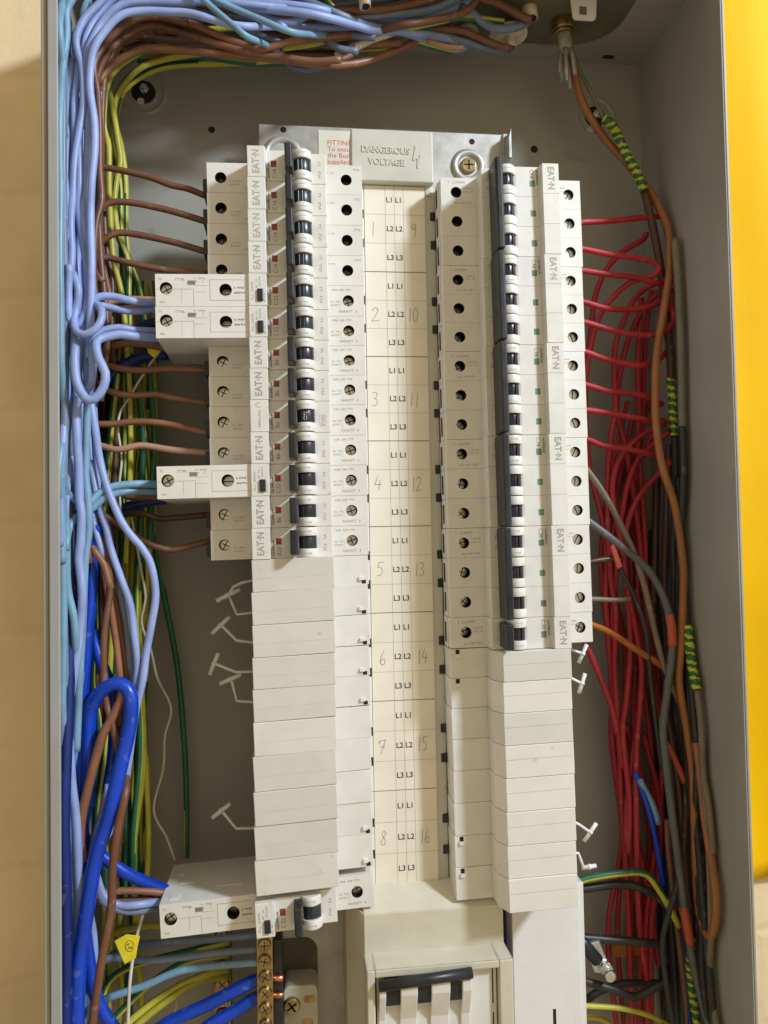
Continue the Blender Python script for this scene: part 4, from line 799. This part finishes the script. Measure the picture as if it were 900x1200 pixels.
# --- top bundle
TL_ = 'bluish wire in the bundle running along the top of the cabinet'; TGp = 'blue wires along the top'
def tp(c, pts, z, r=2.3): cable(c, r, z, pts, TL_, TGp)
tp('light_blue', [(170, -8), (247, 1), (300, 9), (367, 17), (420, 31, -30), (440, 36, -38), (480, 38, -46), (520, 44, -52), (560, 53, -58), (590, 58, -61), (598, 50, -62)], -14, 2.4)
tp('light_blue', [(200, -6), (262, -1), (320, 4), (375, 11), (420, 24, -38), (470, 33, -48), (520, 42, -58), (549, 52, -66)], -18)
tp('grey_blue', [(330, -10), (357, 0), (400, 18), (432, 30, -36), (470, 34, -44), (500, 37, -50), (545, 49, -54), (580, 59, -58), (597, 58, -62), (600, 48, -62)], -22, 2.3)
tp('light_blue', [(400, 36), (440, 35), (489, 25), (520, 14), (549, 2), (560, -8)], -46)
tp('grey_blue', [(370, 26), (432, 19), (480, 15), (508, 10), (540, -4)], -34)
tp('teal_blue', [(225, -14), (239, 0), (256, 15), (273, 29), (288, 42), (308, 51, -20), (325, 60, -44), (340, 66, -60)], -4, 1.8)
tp('teal_blue', [(245, -4), (270, 8), (300, 21), (340, 37), (367, 41, -24), (395, 44, -44), (430, 50, -58)], -8, 1.9)
tp('light_blue', [(290, 12), (320, 24), (345, 26), (357, 18)], -24)
tp('grey_blue', [(280, 30), (310, 44), (330, 52)], -30); tp('grey_blue', [(380, 45), (400, 58), (420, 60)], -40)
tp('grey_blue', [(330, 72), (350, 81), (370, 81), (395, 72)], -66)
tp('light_blue', [(480, 38), (505, 50), (530, 58), (546, 55), (549, 46)], -60, 2.0)
tp('grey_blue', [(540, 8), (553, 15), (567, 27), (583, 34), (605, 32), (620, 25)], -44, 2.6)
tp('grey_blue', [(180, 3), (240, 12), (300, 22), (380, 38), (440, 44)], -40); tp('grey_blue', [(160, 20), (240, 22), (320, 14), (400, 6), (470, -6)], -44)
for k in range(5): tp(('grey_blue', 'light_blue')[k % 2], [(120 + 10 * k, -10), (220, -6 + 5 * k), (320, 2 + 6 * k), (420, 4 + 7 * k), (520, 4 + 6 * k)], -50 - 3 * k)
TBL = 'brown wire in the bundle running along the top of the cabinet'; TBG = 'brown wires along the top'
def tb(pts, z, c='orange_brown', r=2.2): cable(c, r, z, pts, TBL, TBG)
tb([(150, 24), (180, 21), (220, 27), (260, 43), (290, 54), (308, 57), (345, 48), (380, 44, -34), (420, 41, -42), (460, 42, -50), (505, 38, -58), (545, 44, -66), (575, 54, -68)], -28)
tb([(150, 32), (180, 29), (233, 45), (287, 60), (330, 67), (367, 72), (400, 70)], -30)
tb([(114, 98), (128, 80), (147, 66), (175, 57), (210, 59), (260, 63), (340, 71), (375, 76), (420, 74, -46), (462, 60, -52), (500, 43, -56), (530, 27, -60), (565, 10, -64), (590, -10, -66)], -34, 'orange_brown', 2.3)
tb([(375, 12), (430, 12), (470, 8), (515, -4)], -30, 'brown'); tb([(560, -3), (585, 5), (605, 16), (622, 24)], -40, 'brown', 2.6)
tb([(500, 34), (515, 34), (540, 36), (557, 42), (580, 52), (598, 57)], -50, 'brown', 2.3); tb([(390, 50, -48), (430, 40, -46), (470, 30), (496, 26), (530, 19), (549, 11), (561, -4)], -30, 'brown', 2.3)
tb([(150, 40), (210, 48), (280, 42), (340, 34), (400, 22)], -46, 'dark_brown'); tb([(180, 40), (250, 30), (330, 42), (400, 55), (470, 50)], -48, 'brown'); tb([(140, 60), (200, 44), (260, 52), (320, 62), (400, 64)], -52, 'dark_brown')
tb([(230, 5), (290, 14), (340, 22), (390, 28)], -36, 'brown'); tb([(395, 72), (412, 64), (418, 52)], -40, 'brown'); tb([(500, 48), (525, 55), (543, 56)], -46, 'pale_brown', 1.8)
TEG = 'earth wires along the top'; TEL = 'green and yellow earth wire among the wires along the top of the cabinet'
for pts, z in (([(240, 36), (270, 34), (300, 34)], -36), ([(330, 56), (360, 52), (400, 44), (450, 40), (511, 27), (542, 21), (590, 26)], -44), ([(300, 72), (350, 66), (400, 58), (450, 55), (490, 48)], -56),
               ([(360, 0), (376, -4), (390, 10)], -26), ([(160, 70), (230, 66), (300, 74), (360, 70), (430, 58)], -64), ([(480, 46), (500, 52), (530, 60)], -56)): gy(pts, z, 2.2, TEL, TEG)
cable('conn', 2.6, -44, [(395, 66), (415, 56), (440, 45), (460, 38)], 'stripped cream cable sheath lying among the top wires', None, 'sheath', name='cable_sheath')

# --- right side: mains tails, reds
cable('orange_mid', 2.6, (-58, -34), [(666, 52, -62), (671, 70, -64), (675, 94, -66), (682, 118, -67), (692, 138, -68), (712, 166, -68), (734, 190, -67), (760, 222, -64), (774, 246, -58), (784, 272, -52), (785, 300, -50), (784, 324), (777, 369), (769.6, 413), (768, 460), (769.6, 504), (777, 549), (791, 593), (800, 656), (801, 690), (798, 760), (796, 800), (806, 860), (812, 910), (815, 1000), (818, 1058), (825, 1085), (832, 1098), (838, 1085), (840, 1060), (836, 1020), (827, 965), (821, 910), (816, 870)],
      'long orange brown cable from the gland down the right side to a hanging loop', None, 'cable')
cable('pale_grey', 1.2, (-64, -60), [(670, 62), (680, 84), (690, 102), (700, 124), (708, 138)], 'bare twisted steel strands between the gland and the striped tape', None, 'wire')
cable('pale_grey', 1.0, (-66, -62), [(672, 62), (684, 92), (694, 112), (706, 138)], 'second run of bare strands beside the orange brown cable', None, 'wire')
cable('tape', 3.0, (-60, -58), [(708, 139), (714, 143), (722, 155), (734, 180), (745, 200), (755, 224)], 'green and yellow spiral taped sleeve at the upper right near the gland', None, 'taped sleeve')
cable('tape', 2.9, -58, [(786, 443), (788, 470), (789, 490), (791, 511)], 'green and yellow spiral taped sleeve halfway down the right side', None, 'taped sleeve')
cable('tape', 3.1, -56, [(806, 733), (809, 760), (812, 785), (817, 808)], 'green and yellow spiral taped sleeve on the lower right cables', None, 'taped sleeve')
cable('tape', 2.9, -52, [(812, 1096), (809, 1130), (812, 1165), (820, 1212)], 'green and yellow spiral taped sleeve at the bottom right corner', None, 'taped sleeve')
BKG = 'black cables down the right side'
def bk(pts, z, label='black or dark brown cable in the shadowed bundle at the right side', r=2.6, c='black_pvc', group=BKG): cable(c, r, z, pts, label, group, 'cable')
bk([(755, 222), (757, 230), (764, 260), (772, 300), (776, 330), (781, 370), (785, 410), (787, 445)], -60, 'black cable coming out of the upper striped sleeve', 2.7, 'dark_brown', None)
bk([(758, 222), (770, 240), (780, 262), (786, 285)], -66, 'black cable behind the orange brown one at the upper right', 2.4, 'black_pvc', None)
cable('pale_grey', 2.6, -64, [(791, 280), (793, 300), (795, 333), (798, 404), (799, 470), (800, 503)], 'straight pale grey conductor standing along the right wall', None, 'cable')
bk([(800, 500), (801, 560), (797, 640), (795, 720), (800, 800), (806, 900), (812, 960)], -66); bk([(791, 508), (792, 560), (790, 640), (786, 700), (792, 800), (802, 880)], -70)
bk([(784, 520), (782, 600), (780, 680), (788, 760), (798, 850), (806, 930), (803, 1000), (812, 1100)], -76, c='dark_brown'); bk([(770, 560), (768, 640), (766, 720), (776, 800), (790, 880), (800, 960), (804, 1060)], -80, c='dark_brown')
bk([(775, 600), (776, 700), (784, 790), (782, 880), (790, 960), (786, 1040), (792, 1212)], -84); bk([(765, 620), (762, 720), (768, 800), (772, 900), (776, 1000), (780, 1100), (784, 1212)], -88)
bk([(806, 760), (812, 820), (818, 900), (814, 980), (822, 1060), (824, 1140), (832, 1212)], -70); bk([(817, 806), (822, 850), (824, 900), (830, 980), (834, 1080), (832, 1150), (842, 1212)], -60, r=2.2, c='tan_grey')
bk([(770, 640), (772, 720), (778, 800), (786, 880), (792, 950), (796, 1050), (802, 1212)], -82); bk([(786, 560), (790, 660), (792, 760), (800, 860), (812, 950), (818, 1050), (826, 1212)], -86)
bk([(795, 560), (799, 640), (804, 720), (808, 800), (810, 900), (820, 1000), (828, 1100), (838, 1212)], -82); bk([(778, 560), (774, 660), (772, 760), (780, 860), (788, 940), (784, 1020), (790, 1120), (796, 1212)], -90)
bk([(760, 700), (764, 800), (774, 900), (780, 1000), (776, 1080), (780, 1212)], -92)
RG = 'red wires feeding the right breakers'
def rd(pts, label, z=-50, r=1.95): cable('red', r, z, [(664, pts[0][1], -40)] + pts, label, RG)
rd([(680, 260.5), (717, 258.6), (757, 254.8), (772, 254)], 'topmost red wire running straight out of the right column', (-42, -62))
rd([(681, 291.5), (714, 298), (750, 303), (768, 308.5), (772, 315.5), (766, 322.7), (737.5, 332), (712.7, 354.7), (700, 378), (691, 413), (686, 450), (684, 500)], 'second red wire, bending back on itself and dropping behind the breakers', (-42, -66))
rd([(682.4, 317), (714.4, 321.8), (744.7, 325.3), (764, 330.7), (778, 334), (787, 345), (786, 365)], 'third red wire from the top of the right column', (-42, -64))
rd([(683, 353.8), (709, 361), (732, 362.7), (755, 361), (775, 353.8), (788, 345)], 'fourth red wire, sagging and rising again to the orange cable', (-42, -62))
rd([(683, 377), (714, 386), (741, 392), (768, 392), (784, 385), (790, 370.7), (785.6, 358)], 'fifth red wire, curling up round behind the orange cable', (-42, -62))
rd([(683, 411.6), (705.6, 419.6), (727, 425), (748, 428.4), (768, 424), (782, 412)], 'sixth red wire from the top of the right column', (-42, -62))
rd([(685, 450.7), (714, 458.7), (741, 461), (760.7, 466), (776, 474)], 'seventh red wire from the top of the right column', (-42, -62))
rd([(686, 480.4), (723, 485.8), (762.4, 493), (778, 498)], 'eighth red wire from the top of the right column', (-42, -62))
rd([(687.8, 515), (705.6, 522), (732, 525.8), (767.8, 533), (780, 538)], 'lowest red wire running straight out of the right column', (-42, -62))
RV_ = 'red wire among those crossing and dropping in the shadow right of the breakers'; RVG = 'red wires dropping on the right side'
def rv(pts, z, r=2.0): cable('red', r, z, pts, RV_, RVG)
rv([(757, 272), (755, 280), (728.7, 296), (709, 319), (696.7, 351), (693, 386.7), (687.8, 422), (686, 470), (688, 522), (693, 558), (702, 593), (709, 625), (711, 660), (710, 700), (714, 760), (720, 820), (726, 870), (728, 930), (734, 1018), (738, 1093), (741, 1212)], -74)
rv([(790, 325), (762, 335), (743, 351), (730.4, 378), (721.6, 404), (720, 440), (721.6, 479), (716, 513), (712.7, 549), (712.7, 620), (716, 680), (722, 720), (720, 780), (724, 840), (730, 900)], -70)
rv([(790, 335), (773, 342), (753.6, 362), (741, 386.7), (732, 413), (725, 449), (723, 483), (732, 519), (739, 558), (748, 620), (754, 680), (760, 740), (768, 800), (776, 840)], -78)
rv([(752, 350), (750, 380), (748, 422), (749, 479), (748, 520), (752, 570), (756, 630), (758, 700), (770, 780), (778, 850), (776, 900), (774, 980), (772, 1030), (764, 1082), (763, 1212)], -80)
rv([(764, 340), (758, 380), (755, 430), (753, 490), (748, 549), (753.6, 600), (752, 660)], -84)
rv([(780, 494), (764, 503), (741, 519), (723, 545), (718, 576), (723, 611), (730, 645), (736, 700), (739, 760), (734, 820), (730, 860), (738, 940), (736, 1000)], -66)
rv([(785, 506), (766, 520), (748, 538), (736, 567), (729, 602), (724, 650), (718, 720), (720, 780), (722, 850)], -72)
rv([(788, 540), (773, 554), (750, 581), (737.6, 607.6), (732, 640), (735, 690), (748, 740), (755, 770), (750, 820), (744, 870), (736, 930), (734, 990)], -68)
rv([(736, 690), (744, 730), (752, 780), (750, 830), (746, 890), (747, 1018), (750.5, 1093), (758, 1150), (760, 1212)], -64)
rv([(684, 748), (688, 758), (706, 800), (718, 832), (724, 860)], -58)
rv([(734, 850), (744, 880), (752, 910), (764, 950), (770, 1000)], -76); rv([(754, 860), (762, 890), (770, 920), (776, 960)], -80); rv([(742, 960), (752, 1010), (762, 1060), (772, 1130)], -84)
rv([(745, 690), (756, 750), (764, 800), (772, 850)], -72)
rnd = random.Random(5)
for k in range(6):
    x = 700 + k * 8; rv([(x + 34 + rnd.uniform(-8, 8), 470 + 20 * (k % 4)), (x + 10 + rnd.uniform(-10, 10), 560), (x + rnd.uniform(-8, 8), 660), (x + 6 + rnd.uniform(-10, 10), 760), (x + 14 + rnd.uniform(-8, 8), 860), (x + 22 + rnd.uniform(-8, 8), 980), (x + 20 + rnd.uniform(-8, 8), 1090), (x + 24, 1212)], -82 - (k * 5) % 12, 1.8)
# greys and the rest, right
cable('grey', 2.5, (-46, -40), [(676, 600), (690, 611), (714, 629), (741, 651), (758, 666), (770, 684), (780, 706), (786, 730), (788, 760), (782, 810), (777, 850), (779, 880), (786, 940), (794, 1000), (801, 1060), (808, 1105), (818, 1155), (834, 1212)], 'grey cable with red sleeves curving down from the right breakers', None, 'cable')
cable('red_sleeve', 2.9, (-43, -42), [(784, 720), (787, 735), (788, 757)], 'upper red sleeve on the grey cable', 'red sleeves on the grey cable', 'sleeve', name='sleeve')
cable('red_sleeve', 2.9, -40, [(800.5, 1062), (805, 1084), (809, 1106)], 'lower red sleeve on the grey cable', 'red sleeves on the grey cable', 'sleeve', name='sleeve')
cable('tan_grey', 2.0, (-44, -50), [(676, 538), (689, 552), (705.6, 575.6), (723, 606), (742, 646), (756, 690), (770, 750), (782, 790), (800, 832), (812, 870), (822, 900), (830, 940), (836, 1000)], 'tan grey wire slanting down from the right breakers behind the grey cable')
cable('black_pvc', 1.6, (-48, -48), [(722, 655), (728, 668), (744, 700), (756, 735), (760, 770), (763, 800), (770, 856), (776, 900)], 'thin black wire with a red tip below the right breakers')
P = [W(u, v, -44) for u, v in ((716, 641), (719, 634), (730, 664), (724, 667))]; b = MB(); b.slab([(p[0], p[1]) for p in P], -46.5, -44); o = b.build('wire_tip', 'red_sleeve', None, P[0], .6); tag(o, 'red tapered sleeve tip on the thin black wire', 'sleeve')
cable('orange', 2.2, (-44, -56), [(680, 728), (696, 733), (720, 744), (750, 764), (778, 782), (798, 806), (808, 850)], 'orange wire slanting down from the bottom right breaker')
cable('red_sleeve', 2.0, -50, [(782, 872), (792, 892), (803, 917)], 'short orange red sleeve slanting beside the grey cable', None, 'sleeve', name='sleeve')
cable('dark_brown', 2.0, -48, [(676, 661), (694, 658), (714, 655), (730, 656)], 'dark brown wire leaving the C20 breaker, upper of two'); cable('tan_grey', 1.7, -48, [(676, 702), (694, 702), (720, 703), (738, 702)], 'tan wire leaving the C20 breaker, lower of two')
cable('deep_blue', 2.0, -60, [(744, 905), (751, 920), (760, 946), (770, 990), (778, 1040)], 'left of two blue wires crossing among the red ones', 'blue wires on the right'); cable('teal_blue', 2.0, -58, [(750, 915), (756, 925), (766, 945), (772, 965)], 'right of two blue wires crossing among the red ones', 'blue wires on the right')
cable('navy', 2.3, -54, [(788, 1000), (796, 1063), (803, 1120), (810, 1212)], 'navy wire at the bottom right between the grey and brown ones'); cable('brown', 2.0, -54, [(782, 960), (784, 1000), (792, 1070), (798, 1120), (808, 1212)], 'brown wire at the bottom right beside the navy one')
cable('gy', 2.3, (-50, -52), [(670, 1036), (686, 1030), (717, 1024.5), (749, 1022), (762, 1028), (772, 1042), (784, 1061), (796, 1085)], 'green and yellow earth wire leaving the white cover at the lower right', None, 'earth wire')
bk([(670, 1043), (686, 1041), (728, 1036), (752, 1041), (775, 1054), (792, 1075)], -56, 'black cable just under the green and yellow wire at the lower right', 2.7, 'black_pvc', None)
bk([(670, 1098), (687.5, 1099), (717, 1101.5), (750, 1104), (773, 1106)], -52, 'black cable above the metal lug at the lower right', 2.7, 'black_pvc', None)
bk([(670, 1146), (689, 1151), (717, 1159), (745, 1168), (768, 1157), (785, 1150)], -50, 'black cable below the metal lug at the lower right', 2.5, 'black_pvc', None)
bk([(680, 1178), (700, 1163), (730, 1153), (760, 1153), (776, 1152)], -62, 'black cable crossing behind below the metal lug', 2.5, 'black_pvc', None)
bk([(796, 1022), (794, 1035), (784, 1070), (777, 1098), (777, 1120), (780, 1145), (791, 1212)], -40, 'thin black wire bowing left at the bottom right', 1.8, 'black_pvc', None)
cable('gy', 1.8, -50, [(676, 1178), (689, 1179), (728, 1182), (763, 1191), (790, 1206)], 'green and yellow wire at the bottom right under the black cables', None, 'earth wire'); cable('yellow_pvc', 1.6, -60, [(680, 1192), (700, 1193), (716, 1200), (726, 1212)], 'thin yellow wire end at the very bottom right')
# lug
x, y, z = W(707, 1128, -48); t = thing('cable_lug', 'shiny metal cable lug with a round stud at the lower right', 'lug', (x, y - 14, z)); oo = (x, y - 14, z)
b = MB(); b.slab([(x - 12, y + 12), (x - 2, y + 14), (x + 4, y - 2), (x + 3, y - 8), (x - 6, y - 6)], z - 3, z); b.build('lug_tongue', 'steel', t, oo, .8)
b = MB(); b.tube([(x - 4, y + 2, z + 1), (x - 12, y + 12, z), (x - 18, y + 18, z - 2)], 4.0, 14); b.build('lug_barrel', 'black', t, oo)
b = MB(); b.cyl(x + 1, y - 3, z, z + 3, 4.6, n=6); b.cyl(x + 1.5, y - 5, z + 2, z + 8, 3.4); b.build('stud', 'steel', t, oo, .5)
x, y, z = W(738, 1112, -76); b = MB(); b.slab(rrect(x - 12, x + 8, y - 5, y + 5, 2), z - 2, z); o = b.build('busbar_tail', 'orange', None, (x, y, z), .4); tag(o, 'short flat orange insulated strip behind the metal lug', 'strip')
print('cables', NC, 'objects', len(sc.objects))
